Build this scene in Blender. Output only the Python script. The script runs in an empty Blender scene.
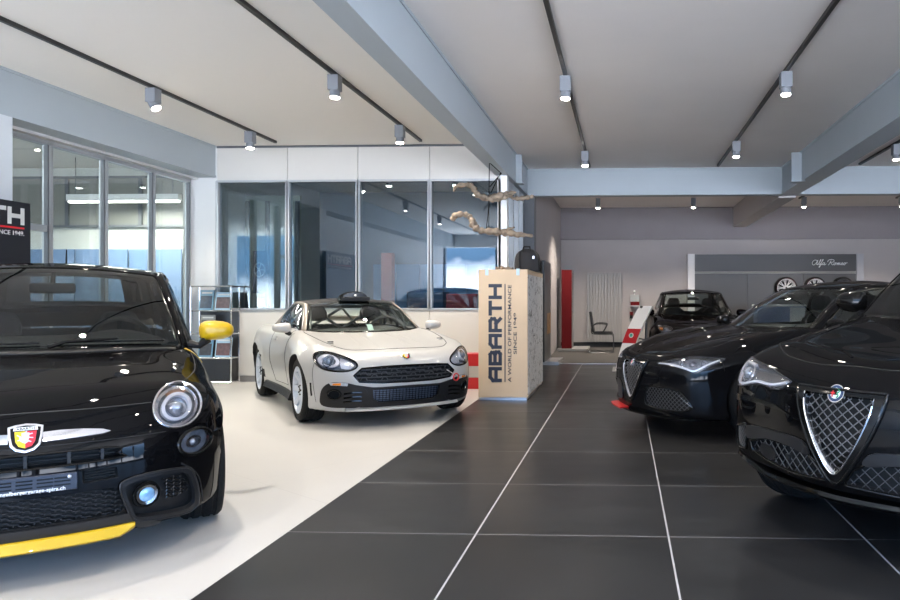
import bpy, bmesh, math, random
import numpy as np
from mathutils import Vector, Matrix
from mathutils.bvhtree import BVHTree
from mathutils.geometry import delaunay_2d_cdt
PI = math.pi
random.seed(7)
C = bpy.context.scene.collection
CAMH, YAW, FPX, PPX, PPY = 1.24, math.radians(2.3), 712.0, 595.0, 298.0

# ------------------------------------------------------------------ car body shape
def pchip(xs, ys, q):
    xs = np.asarray(xs, float); ys = np.asarray(ys, float)
    if xs[0] > xs[-1]: xs = xs[::-1]; ys = ys[::-1]
    h = np.diff(xs); d = np.diff(ys) / h; m = np.zeros(len(xs))
    for i in range(1, len(xs) - 1):
        if d[i-1] * d[i] > 0:
            w1 = 2*h[i] + h[i-1]; w2 = h[i] + 2*h[i-1]
            m[i] = (w1 + w2) / (w1/d[i-1] + w2/d[i])
    m[0] = d[0]; m[-1] = d[-1]
    q = np.asarray(q, float)
    k = np.clip(np.searchsorted(xs, q) - 1, 0, len(h) - 1)
    t = (q - xs[k]) / h[k]
    t = np.where(q < xs[0], 0, np.where(q > xs[-1], 1, t))
    return ((1+2*t)*(1-t)**2*ys[k] + t*(1-t)**2*h[k]*m[k] + t*t*(3-2*t)*ys[k+1] + t*t*(t-1)*h[k]*m[k+1])

def blur(a, s):
    n = int(3*s) + 1
    k = np.exp(-0.5*(np.arange(-n, n+1)/s)**2); k /= k.sum()
    p = np.pad(a, n, mode='edge')
    # linear edge continuation keeps slopes at the ends
    p[:n] = a[0] - (a[1]-a[0])*np.arange(n, 0, -1); p[-n:] = a[-1] + (a[-1]-a[-2])*np.arange(1, n+1)
    return np.convolve(p, k, 'valid')

class Tab:                      # 1-D smooth profile on a fine grid
    def __init__(self, pts, s=4, lo=-4, hi=2, st=.01):
        xs, ys = zip(*sorted(pts))
        self.lo, self.st = lo, st
        g = np.arange(lo, hi + st, st)
        self.a = blur(pchip(xs, ys, g), s)
    def __call__(self, x):
        t = (np.asarray(x) - self.lo) / self.st
        t = np.clip(t, 0, len(self.a) - 2.001)
        k = t.astype(int); f = t - k
        return self.a[k]*(1-f) + self.a[k+1]*f

def smax(a, b, k):
    h = np.clip(0.5 + 0.5*(a-b)/k, 0, 1)
    return b*(1-h) + a*h + k*h*(1-h)

class Shape:
    def __init__(self, d):
        self.d = d
        self.Tx = Tab(d['T'], 5); self.Ty = Tab(d['Ty'], 3)
        self.Wz = Tab(d['Wz'], 3); self.Wx = Tab(d['Wx'], 8)
        self.Fz = Tab(d['Fz'], 2.0); self.Fy = Tab(d['Fy'], 3)
        self.Rz = Tab(d['Rz'], 4); self.Zb = Tab(d['Zb'], 4)
        self.Tym = Tab(d.get('Tym', [(-4, 1), (2, 1)]), 4)
    def top(self, x, y):
        return self.Tx(x) + self.Ty(y)*self.Tym(x)
    def f(self, P):
        x, y, z = P[..., 0], np.abs(P[..., 1]), P[..., 2]
        d = self.d
        ar = 0
        for ax, rr, am in d['flare']:
            r = np.sqrt((x-ax)**2 + (z-d['wr'])**2)
            ar = ar + am*np.exp(-((r-rr)/.055)**2)*(z > 0)
        for ba in d.get('bulge', []):   # local pushes: (target, cy, cz/cx, sy, sz, amount)
            pass
        top = z - self.top(x, y)
        for (cx, cy, sx, sy, am) in d.get('tb', []):
            top = top - am*np.exp(-((x-cx)/sx)**2 - ((y-cy)/sy)**2)
        side = y - (self.Wz(z) + self.Wx(x) + ar)
        fr = x - (self.Fz(z) + self.Fy(y))
        for (cy, cz, sy, sz, am) in d.get('fb', []):
            fr = fr - am*np.exp(-((y-cy)/sy)**2 - ((z-cz)/sz)**2)
        rear = -x - (self.Rz(z) + .5*self.Fy(y))
        v = smax(top, side, d['kts']); v = smax(v, smax(fr, side - .5, .02), d['kf'])
        v = smax(v, rear, .15); v = smax(v, self.Zb(x) - z, .04)
        return v
    def grad(self, P):
        e = 1.5e-3; g = np.empty(P.shape)
        for k in range(3):
            d = np.zeros(3); d[k] = e
            g[..., k] = self.f(P+d) - self.f(P-d)
        return g / np.maximum(np.linalg.norm(g, axis=-1, keepdims=True), 1e-9)
    def build(self, name, dens=1.0):
        d = self.d; xf, xr = d['box']; zc = d['zc']; xc = xf - .55; hw, zt = 1.0, 1.25
        a = .017/dens
        xs = np.concatenate([np.arange(xr, -1.3, .07), np.arange(-1.3, xf, a*1.1), [xf]])
        ny = int(2*hw/(a*1.05)); ys = np.linspace(-hw, hw, ny + 1)
        zs = np.concatenate([np.linspace(-.15, zt, int(1.4/(a*1.15)) + 1)])
        vid = {}; V = []; 
        nx, nY, nz = len(xs), len(ys), len(zs)
        def vtx(i, j, k):
            t = (i, j, k)
            if t not in vid: vid[t] = len(V); V.append((xs[i], ys[j], zs[k]))
            return vid[t]
        F = []
        for i in range(nx-1):
            for j in range(nY-1):
                F.append((vtx(i,j,nz-1), vtx(i+1,j,nz-1), vtx(i+1,j+1,nz-1), vtx(i,j+1,nz-1)))
                F.append((vtx(i,j,0), vtx(i,j+1,0), vtx(i+1,j+1,0), vtx(i+1,j,0)))
            for k in range(nz-1):
                F.append((vtx(i,0,k), vtx(i+1,0,k), vtx(i+1,0,k+1), vtx(i,0,k+1)))
                F.append((vtx(i,nY-1,k), vtx(i,nY-1,k+1), vtx(i+1,nY-1,k+1), vtx(i+1,nY-1,k)))
        for j in range(nY-1):
            for k in range(nz-1):
                F.append((vtx(nx-1,j,k), vtx(nx-1,j+1,k), vtx(nx-1,j+1,k+1), vtx(nx-1,j,k+1)))
                F.append((vtx(0,j,k), vtx(0,j,k+1), vtx(0,j+1,k+1), vtx(0,j+1,k)))
        B = np.array(V)
        O = np.c_[np.clip(B[:,0], xr + .5, xc), np.zeros(len(B)), np.full(len(B), zc)]
        D = B - O
        lo = np.zeros(len(B)); hi = np.full(len(B), 1.6)
        for _ in range(30):
            m = (lo+hi)/2
            s = self.f(O + D*m[:,None]) < 0
            lo = np.where(s, m, lo); hi = np.where(s, hi, m)
        P = O + D*lo[:,None]
        me = bpy.data.meshes.new(name)
        me.from_pydata(P.tolist(), [], F); me.update()
        self.bvh = BVHTree.FromPolygons([tuple(p) for p in P], F)
        return me
    def hit(self, y, z):            # surface seen from straight ahead
        h = self.bvh.ray_cast(Vector((4, y, z)), Vector((-1, 0, 0)))
        return h[0], h[1]
    def hitside(self, x, z, s):
        h = self.bvh.ray_cast(Vector((x, s*3, z)), Vector((0, -s, 0)))
        return h[0], h[1]
    def hittop(self, x, y):
        h = self.bvh.ray_cast(Vector((x, y, 3)), Vector((0, 0, -1)))
        return h[0], h[1]

CARS = {
 'city': dict(pose=(-2.987, 3.533, -53.74), wr=.305, track=.715, wb=2.30, box=(.95, -2.95), zc=.48, kts=.10, kf=.09,
   T=[(1.2,.74),(.8,.765),(.5,.82),(.3,.865),(.1,.905),(-.1,.94),(-.35,.975),(-.6,.99),(-1.5,1.0),(-2.9,1.0)],
   Tym=[(1.2,1),(.0,1),(-.4,.55),(-.9,.25),(-3,.25)],
   Ty=[(0,0),(.2,-.004),(.4,-.02),(.55,-.045),(.65,-.075),(.75,-.12),(.85,-.18),(1.2,-.4)],
   Wz=[(-.2,.70),(.1,.745),(.2,.775),(.35,.795),(.55,.805),(.7,.795),(.8,.775),(.9,.745),(1.0,.70),(1.2,.6)],
   Wx=[(1,-.02),(.3,0),(0,0),(-1,.005),(-2.3,0),(-2.9,-.10)],
   Fz=[(-.2,.62),(.12,.68),(.18,.73),(.26,.76),(.4,.77),(.5,.765),(.6,.745),(.68,.705),(.74,.655),(.8,.58),(.9,.42),(1.1,.1)],
   Fy=[(0,0),(.2,-.012),(.35,-.045),(.5,-.11),(.6,-.18),(.7,-.285),(.78,-.42),(.9,-.7)],
   Rz=[(-.2,2.7),(.3,2.86),(.6,2.86),(1.0,2.75),(1.3,2.6)], Zb=[(1.2,.17),(.7,.15),(.4,.17),(-2.3,.17),(-2.9,.25)],
   flare=[(0,.345,.014),(-2.3,.345,.014)]),
 'spider': dict(pose=(-2.575, 7.50, -53.76), wr=.318, track=.745, wb=2.31, box=(1.0, -3.3), zc=.45, kts=.09, kf=.06,
   T=[(1.2,.60),(.85,.665),(.7,.70),(.4,.755),(0,.805),(-.4,.85),(-.7,.875),(-1.2,.89),(-2.2,.90),(-3.2,.86)],
   Tym=[(1.2,1),(-.2,1),(-.6,.8),(-1.1,.3),(-3,.4)],
   Ty=[(0,0),(.3,-.004),(.5,-.006),(.62,.008),(.7,.012),(.78,-.015),(.86,-.08),(1.2,-.3)],
   Wz=[(-.2,.76),(.1,.80),(.2,.82),(.35,.845),(.5,.865),(.62,.872),(.72,.86),(.8,.835),(.88,.80),(1.1,.66)],
   Wx=[(1,-.01),(.3,0),(0,.0),(-.9,-.035),(-1.4,-.03),(-2.3,.01),(-3.2,-.08)],
   Fz=[(-.2,.66),(.14,.74),(.2,.79),(.3,.815),(.42,.83),(.5,.83),(.58,.815),(.64,.785),(.7,.72),(.78,.58),(.9,.3)],
   Fy=[(0,0),(.2,-.01),(.35,-.035),(.5,-.08),(.6,-.135),(.7,-.225),(.8,-.39),(.9,-.65)],
   Rz=[(-.2,3.0),(.3,3.16),(.6,3.18),(.9,3.1),(1.3,2.9)], Zb=[(1.2,.17),(.7,.15),(.4,.17),(-2.3,.17),(-2.9,.25)],
   flare=[(0,.36,.018),(-2.31,.36,.02)]),
 'saloon': dict(pose=(.841, 7.196, -152.85), wr=.335, track=.80, wb=2.82, box=(1.02, -3.8), zc=.45, kts=.10, kf=.07,
   T=[(1.2,.57),(.88,.655),(.75,.705),(.6,.75),(.3,.82),(0,.872),(-.3,.915),(-.62,.945),(-1.2,.95),(-2.6,.97),(-3.8,.97)],
   Tym=[(1.2,1),(-.2,1),(-.7,.6),(-1.2,.3),(-3,.3)],
   Ty=[(0,0),(.25,-.004),(.4,.004),(.55,.012),(.68,.012),(.78,-.02),(.88,-.09),(1.2,-.35)],
   Wz=[(-.2,.82),(.1,.86),(.2,.875),(.35,.90),(.55,.915),(.7,.905),(.82,.88),(.95,.83),(1.1,.74)],
   Wx=[(1,0),(0,0),(-1.2,-.02),(-2.8,.01),(-3.8,-.08)],
   Fz=[(-.2,.76),(.14,.80),(.2,.85),(.32,.865),(.45,.87),(.55,.865),(.62,.85),(.67,.82),(.72,.75),(.8,.55),(.9,.3)],
   Fy=[(0,0),(.1,-.010),(.2,-.024),(.35,-.055),(.5,-.10),(.65,-.18),(.76,-.29),(.85,-.45),(.95,-.80)],
   Rz=[(-.2,3.6),(.3,3.76),(.6,3.78),(.9,3.7),(1.3,3.4)], Zb=[(1.2,.15),(.7,.14),(.4,.16),(-2.8,.17),(-3.8,.25)],
   flare=[(0,.375,.012),(-2.82,.375,.012)]),
 'suv': dict(pose=(1.646, 3.889, -139.65), wr=.36, track=.82, wb=2.82, box=(1.05, -3.8), zc=.6, kts=.12, kf=.09,
   T=[(1.2,.78),(.9,.865),(.7,.925),(.5,.965),(.3,.99),(0,1.045),(-.3,1.09),(-.62,1.13),(-1.2,1.14),(-2.6,1.15),(-3.8,1.13)],
   Tym=[(1.2,1),(-.2,1),(-.7,.6),(-1.2,.3),(-3,.3)],
   Ty=[(0,0),(.25,0),(.4,.006),(.55,.01),(.68,.0),(.78,-.03),(.88,-.10),(1.2,-.35)],
   Wz=[(-.2,.84),(.2,.89),(.3,.92),(.5,.945),(.75,.95),(.88,.93),(1.0,.89),(1.1,.84),(1.3,.74)],
   Wx=[(1,0),(0,0),(-1.2,-.02),(-2.8,.01),(-3.8,-.08)],
   Fz=[(-.2,.74),(.22,.80),(.3,.86),(.4,.885),(.55,.90),(.7,.895),(.78,.88),(.85,.845),(.92,.76),(1.0,.58),(1.2,.1)],
   Fy=[(0,0),(.1,-.01),(.2,-.03),(.35,-.07),(.5,-.125),(.65,-.18),(.76,-.235),(.85,-.32),(.92,-.46),(1.0,-.8)],
   Rz=[(-.2,3.6),(.3,3.76),(.6,3.78),(1.0,3.7),(1.3,3.4)], Zb=[(1.2,.34),(.7,.33),(.50,.30),(.0,.24),(-2.8,.22),(-3.8,.3)],
   flare=[(0,.405,.02),(-2.82,.405,.02)]),
 'hatch': dict(pose=(1.375, 12.95, -90.0), wr=.315, track=.77, wb=2.63, box=(1.0, -3.4), zc=.45, kts=.10, kf=.08,
   T=[(1.2,.58),(.85,.68),(.7,.72),(.5,.77),(.3,.80),(0,.85),(-.3,.885),(-.6,.91),(-1.2,.93),(-2.6,.95),(-3.4,.95)],
   Tym=[(1.2,1),(-.2,1),(-.7,.6),(-1.2,.3),(-3,.3)],
   Ty=[(0,0),(.25,-.004),(.4,.0),(.55,.008),(.68,.0),(.78,-.03),(.88,-.10),(1.2,-.35)],
   Wz=[(-.2,.80),(.1,.84),(.2,.86),(.35,.88),(.55,.89),(.7,.885),(.82,.86),(.95,.80),(1.1,.70)],
   Wx=[(1,0),(0,0),(-1.2,-.01),(-2.6,.01),(-3.4,-.08)],
   Fz=[(-.2,.74),(.14,.78),(.2,.83),(.32,.86),(.45,.87),(.55,.86),(.62,.845),(.67,.81),(.72,.74),(.8,.55),(.9,.3)],
   Fy=[(0,0),(.1,-.01),(.2,-.03),(.35,-.08),(.5,-.15),(.65,-.26),(.76,-.38),(.85,-.54),(.95,-.85)],
   Rz=[(-.2,3.3),(.3,3.42),(.6,3.42),(.9,3.3),(1.3,3.1)], Zb=[(1.2,.15),(.7,.14),(.4,.16),(-2.8,.17),(-3.8,.25)],
   flare=[(0,.36,.010),(-2.63,.36,.010)]),
}
# ------------------------------------------------------------------ materials
MATS = {}
def nodes(m):
    m.use_nodes = True
    return m.node_tree.nodes, m.node_tree.links, m.node_tree.nodes['Principled BSDF']
def mat(name, col, rough=.5, metal=0., coat=0., spec=.5, emis=None, es=0., noise=0., nscale=6., bump=0., bscale=80., alpha=1.):
    if name in MATS: return MATS[name]
    m = bpy.data.materials.new(name); N, L, b = nodes(m)
    c = tuple(col) + (1,)
    b.inputs['Base Color'].default_value = c
    b.inputs['Roughness'].default_value = rough; b.inputs['Metallic'].default_value = metal
    b.inputs['Coat Weight'].default_value = coat; b.inputs['Coat Roughness'].default_value = .02
    b.inputs['Specular IOR Level'].default_value = spec
    if emis: b.inputs['Emission Color'].default_value = tuple(emis)+(1,); b.inputs['Emission Strength'].default_value = es
    tc = None
    if noise or bump: tc = N.new('ShaderNodeTexCoord')
    if noise:
        n = N.new('ShaderNodeTexNoise'); n.inputs['Scale'].default_value = nscale; n.inputs['Detail'].default_value = 5
        L.new(tc.outputs['Object'], n.inputs['Vector'])
        r = N.new('ShaderNodeMapRange'); r.inputs[3].default_value = 1-noise; r.inputs[4].default_value = 1+noise
        L.new(n.outputs['Fac'], r.inputs[0])
        x = N.new('ShaderNodeVectorMath'); x.operation = 'SCALE'; x.inputs[0].default_value = col
        L.new(r.outputs[0], x.inputs['Scale']); L.new(x.outputs[0], b.inputs['Base Color'])
    if bump:
        n = N.new('ShaderNodeTexNoise'); n.inputs['Scale'].default_value = bscale; n.inputs['Detail'].default_value = 3
        L.new(tc.outputs['Object'], n.inputs['Vector'])
        u = N.new('ShaderNodeBump'); u.inputs['Strength'].default_value = bump; u.inputs['Distance'].default_value = .01
        L.new(n.outputs['Fac'], u.inputs['Height']); L.new(u.outputs[0], b.inputs['Normal'])
    MATS[name] = m
    return m
def glass(name, tint, ior=1.5, gloss=(1,1,1), rough=0.0, boost=1.0):
    if name in MATS: return MATS[name]
    m = bpy.data.materials.new(name); m.use_nodes = True; N, L = m.node_tree.nodes, m.node_tree.links
    N.clear()
    o = N.new('ShaderNodeOutputMaterial'); x = N.new('ShaderNodeMixShader'); t = N.new('ShaderNodeBsdfTransparent'); g = N.new('ShaderNodeBsdfGlossy')
    f = N.new('ShaderNodeFresnel'); ge = N.new('ShaderNodeNewGeometry'); mr = N.new('ShaderNodeMapRange')
    mr.inputs[3].default_value = ior; mr.inputs[4].default_value = 1/ior      # same reflectance from either side of the thin pane
    L.new(ge.outputs['Backfacing'], mr.inputs[0]); L.new(mr.outputs[0], f.inputs['IOR'])
    k = N.new('ShaderNodeMath'); k.operation = 'MULTIPLY'; k.inputs[1].default_value = boost; k.use_clamp = True
    t.inputs['Color'].default_value = tuple(tint)+(1,); g.inputs['Color'].default_value = tuple(gloss)+(1,); g.inputs['Roughness'].default_value = rough
    L.new(f.outputs[0], k.inputs[0]); L.new(k.outputs[0], x.inputs[0]); L.new(t.outputs[0], x.inputs[1]); L.new(g.outputs[0], x.inputs[2]); L.new(x.outputs[0], o.inputs[0])
    MATS[name] = m
    return m
black_paint = mat('black_paint', (.003,.003,.0035), .5, coat=.38, spec=0)
dark_paint = mat('brown_black_paint', (.007,.0055,.006), .5, coat=.36, spec=0)
slate_paint = mat('slate_black_paint', (.006,.006,.007), .5, coat=.38, spec=0)
white_paint = mat('white_paint', (.42,.415,.40), .35, coat=.5)
yellow_paint = mat('yellow_paint', (.52,.32,.004), .4, coat=.4)
red_paint = mat('red_paint', (.55,.02,.02), .35, coat=.4)
hidden_black = mat('underbody_black', (.006,.006,.006), .8)
matte_black = mat('matte_black_plastic', (.010,.010,.011), .5, spec=.3, bump=.15, bscale=400)
gloss_black = mat('gloss_black_plastic', (.005,.005,.005), .12, spec=.3)
trim_grey = mat('trim_grey', (.016,.016,.017), .35, spec=.35)
rubber = mat('tyre_rubber', (.010,.010,.010), .75, spec=.2, bump=.4, bscale=90)
seal = mat('rubber_seal', (.004,.004,.004), .6)
chrome = mat('chrome', (.85,.85,.87), .12, metal=1)
satin = mat('satin_metal', (.6,.6,.62), .3, metal=1)
alloy = mat('silver_alloy', (.68,.70,.74), .32, metal=.5)
reflector = mat('lamp_reflector', (.50,.53,.58), .3, metal=.35, noise=.4, nscale=70, coat=.6)
lampsilver = mat('lamp_silver', (.72,.75,.80), .3, metal=.4, coat=.5)
lampdark = mat('lamp_inner_dark', (.03,.03,.035), .25)
amber = mat('amber_lens', (.8,.25,.02), .2, coat=1)
lens_w = glass('clear_lens', (.95,.95,.97), 1.5)
lens_blue = mat('blue_tinted_lens', (.25,.5,.8), .08, coat=1, metal=.3)
windshield_g = glass('windscreen_glass', (.62,.68,.66), 1.5)
windshield_dk = glass('dark_windscreen_glass', (.40,.44,.44), 1.5)
side_g = glass('tinted_side_glass', (.13,.15,.16), 1.5)
interior_m = mat('interior_dark', (.010,.010,.011), .75, noise=.2)
dash_m = mat('dash_plastic', (.018,.019,.020), .6)

# ------------------------------------------------------------------ mesh helpers
class MB:
    def __init__(s): s.v = []; s.f = []; s.m = []
    def add(s, V, F, mi=0):
        o = len(s.v); s.v += [tuple(v) for v in V]; s.f += [tuple(i+o for i in f) for f in F]; s.m += [mi]*len(F)
        return s
    def box(s, x0, x1, y0, y1, z0, z1, mi=0, M=None):
        V = [Vector((x, y, z)) for x in (x0, x1) for y in (y0, y1) for z in (z0, z1)]
        if M: V = [M @ v for v in V]
        return s.add(V, [(0,1,3,2),(4,6,7,5),(0,4,5,1),(2,3,7,6),(0,2,6,4),(1,5,7,3)], mi)
    def tube(s, P, r, n=8, mi=0, cap=True, closed=False):
        P = [Vector(p) for p in P]; V = []; F = []
        R = r if isinstance(r, (list, tuple)) else [r]*len(P)
        pr = None; m = len(P)
        for i, p in enumerate(P):
            if closed: t = (P[(i+1) % m]-P[i-1]).normalized()
            else: t = (P[min(i+1, m-1)]-P[max(i-1, 0)]).normalized()
            if pr is None: pr = t.orthogonal().normalized()
            pr = (pr - t*pr.dot(t)).normalized(); b = t.cross(pr)
            for k in range(n):
                a = 2*PI*k/n; V.append(p + (pr*math.cos(a)+b*math.sin(a))*R[i])
        for i in range(m if closed else m-1):
            for k in range(n):
                j = (i+1) % m
                F.append((i*n+k, i*n+(k+1) % n, j*n+(k+1) % n, j*n+k))
        if cap and not closed: F.append(tuple(range(n))[::-1]); F.append(tuple((m-1)*n+k for k in range(n)))
        return s.add(V, F, mi)
    def lathe(s, prof, n=32, axis='z', c=(0,0,0), mi=0, M=None, closed=False):
        V = []; F = []; m = len(prof)
        for (r, h) in prof:
            for k in range(n):
                a = 2*PI*k/n; u, w = r*math.cos(a), r*math.sin(a)
                p = {'z': (u, w, h), 'y': (u, h, w), 'x': (h, u, w)}[axis]
                p = Vector(p) + Vector(c); V.append(M @ p if M else p)
        for i in range(m-1+(1 if closed else 0)):
            j = (i+1) % m
            for k in range(n): F.append((i*n+k, i*n+(k+1) % n, j*n+(k+1) % n, j*n+k))
        return s.add(V, F, mi)
    def sphere(s, c, r, mi=0, n=16, sc=(1,1,1)):
        V = []; F = []
        for i in range(n//2+1):
            t = PI*i/(n//2)
            for k in range(n): V.append((c[0]+sc[0]*r*math.sin(t)*math.cos(2*PI*k/n), c[1]+sc[1]*r*math.sin(t)*math.sin(2*PI*k/n), c[2]+sc[2]*r*math.cos(t)))
        for i in range(n//2):
            for k in range(n): F.append((i*n+k, (i+1)*n+k, (i+1)*n+(k+1) % n, i*n+(k+1) % n))
        return s.add(V, F, mi)
    def prism(s, poly, y0, y1, mi=0, axis='y', M=None):   # poly in the plane across the axis
        n = len(poly)
        def q(p, h): return Vector({'y': (p[0], h, p[1]), 'x': (h, p[0], p[1]), 'z': (p[0], p[1], h)}[axis])
        V = [q(p, y0) for p in poly] + [q(p, y1) for p in poly]
        if M: V = [M @ v for v in V]
        F = [tuple(range(n)), tuple(range(2*n-1, n-1, -1))] + [(i, i+n, (i+1) % n+n, (i+1) % n) for i in range(n)]
        return s.add(V, F, mi)
def obj(name, mb, mats, parent=None, smooth=False, bevel=0., seg=2, sub=0, solid=0., loc=None, angle=35):
    me = bpy.data.meshes.new(name)
    if isinstance(mb, MB):
        me.from_pydata([tuple(v) for v in mb.v], [], mb.f)
        for p, k in zip(me.polygons, mb.m): p.material_index = k
    else: me = mb
    if not isinstance(mats, (list, tuple)): mats = [mats]
    for m in mats: me.materials.append(m)
    if isinstance(mb, MB):
        b = bmesh.new(); b.from_mesh(me); bmesh.ops.remove_doubles(b, verts=b.verts, dist=1e-5)
        bmesh.ops.recalc_face_normals(b, faces=b.faces); b.to_mesh(me); b.free()
    o = bpy.data.objects.new(name, me); C.objects.link(o)
    if parent: o.parent = parent
    if loc: o.location = loc
    if smooth:
        me.shade_smooth()
        me.set_sharp_from_angle(angle=math.radians(angle))
    if bevel: 
        k = o.modifiers.new('bevel', 'BEVEL'); k.width = bevel; k.segments = seg; k.limit_method = 'ANGLE'; k.harden_normals = False
    if sub:
        k = o.modifiers.new('subd', 'SUBSURF'); k.levels = sub; k.render_levels = sub
    if solid:
        k = o.modifiers.new('solid', 'SOLIDIFY'); k.thickness = solid; k.offset = -1
    return o
def thing(name, label, cat, loc=(0,0,0), rz=0., group=None):
    o = bpy.data.objects.new(name, None); C.objects.link(o); o.location = loc; o.rotation_euler = (0,0,rz)
    o.empty_display_size = .1
    return tag(o, label, cat, group)
def tag(o, label, cat, group=None, kind=None):
    o['label'] = label; o['category'] = cat
    if group: o['group'] = group
    if kind: o['kind'] = kind
    return o
def struct(o, label=None):
    o['kind'] = 'structure'
    if label: o['label'] = label
    return o
def text_mesh(body, size, depth=.004, bold=0., xs=1., shear=0., align='LEFT', spacing=1.):
    cu = bpy.data.curves.new('t', 'FONT'); cu.body = body; cu.size = size; cu.extrude = depth; cu.offset = bold; cu.shear = shear
    cu.align_x = align; cu.space_character = spacing
    o = bpy.data.objects.new('t', cu); C.objects.link(o)
    dg = bpy.context.evaluated_depsgraph_get(); me = bpy.data.meshes.new_from_object(o.evaluated_get(dg))
    bpy.data.objects.remove(o)
    for v in me.vertices: v.co.x *= xs
    return me
def xf(me, M):
    me.transform(M); return me
def cr(P, n=6, closed=False):       # Catmull-Rom through points
    P = [np.array(p, float) for p in P]; m = len(P); out = []
    for i in range(m if closed else m-1):
        g = (lambda k: P[k % m]) if closed else (lambda k: P[min(max(k, 0), m-1)])
        a, b, c, d = g(i-1), g(i), g(i+1), g(i+2)
        for k in range(n):
            t = k/n; out.append(.5*(2*b+(c-a)*t+(2*a-5*b+4*c-d)*t*t+(3*b-a-3*c+d)*t**3))
    if not closed: out.append(P[-1])
    return out
def dens(P, st=.02, closed=True):
    out = []; m = len(P)
    for i in range(m if closed else m-1):
        a, b = np.array(P[i], float), np.array(P[(i+1) % m], float)
        k = max(1, int(np.linalg.norm(b-a)/st))
        out += [a+(b-a)*j/k for j in range(k)]
    if not closed: out.append(np.array(P[-1], float))
    return out
def inpoly(p, poly):
    x, y = p[0], p[1]; c = False; n = len(poly)
    for i in range(n):
        x1, y1 = poly[i][0], poly[i][1]; x2, y2 = poly[i-1][0], poly[i-1][1]
        if (y1 > y) != (y2 > y) and x < (x2-x1)*(y-y1)/(y2-y1)+x1: c = not c
    return c
def cdt(poly, grid=.025, hole=None):
    P = [Vector((p[0], p[1])) for p in poly]; n = len(P); E = [(i, (i+1) % n) for i in range(n)]
    if hole is not None:
        o = len(P); P += [Vector((p[0], p[1])) for p in hole]; E += [(o+i, o+(i+1) % len(hole)) for i in range(len(hole))]
    xs = [p[0] for p in poly]; ys = [p[1] for p in poly]
    gx = np.arange(min(xs)+grid*.5, max(xs), grid); gy = np.arange(min(ys)+grid*.5, max(ys), grid)
    for x in gx:
        for y in gy:
            if inpoly((x, y), poly) and not (hole is not None and inpoly((x, y), hole)):
                if min((x-p.x)**2+(y-p.y)**2 for p in P[:n]) > (grid*.4)**2: P.append(Vector((x, y)))
    r = delaunay_2d_cdt(P, E, [], 2 if hole is not None else 1, 1e-6)
    V, F = r[0], r[2]
    if hole is not None:
        F = [f for f in F if not inpoly(sum((V[i] for i in f), Vector((0,0)))/3, hole) and inpoly(sum((V[i] for i in f), Vector((0,0)))/3, poly)]
    return [(v.x, v.y) for v in V], [tuple(f) for f in F]
def mir(P): return [(-p[0],)+tuple(p[1:]) for p in P][::-1]
def circle(cy, cz, r, n=28, rz=None): return [(cy+r*math.cos(2*PI*k/n), cz+(rz or r)*math.sin(2*PI*k/n)) for k in range(n)]

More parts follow.
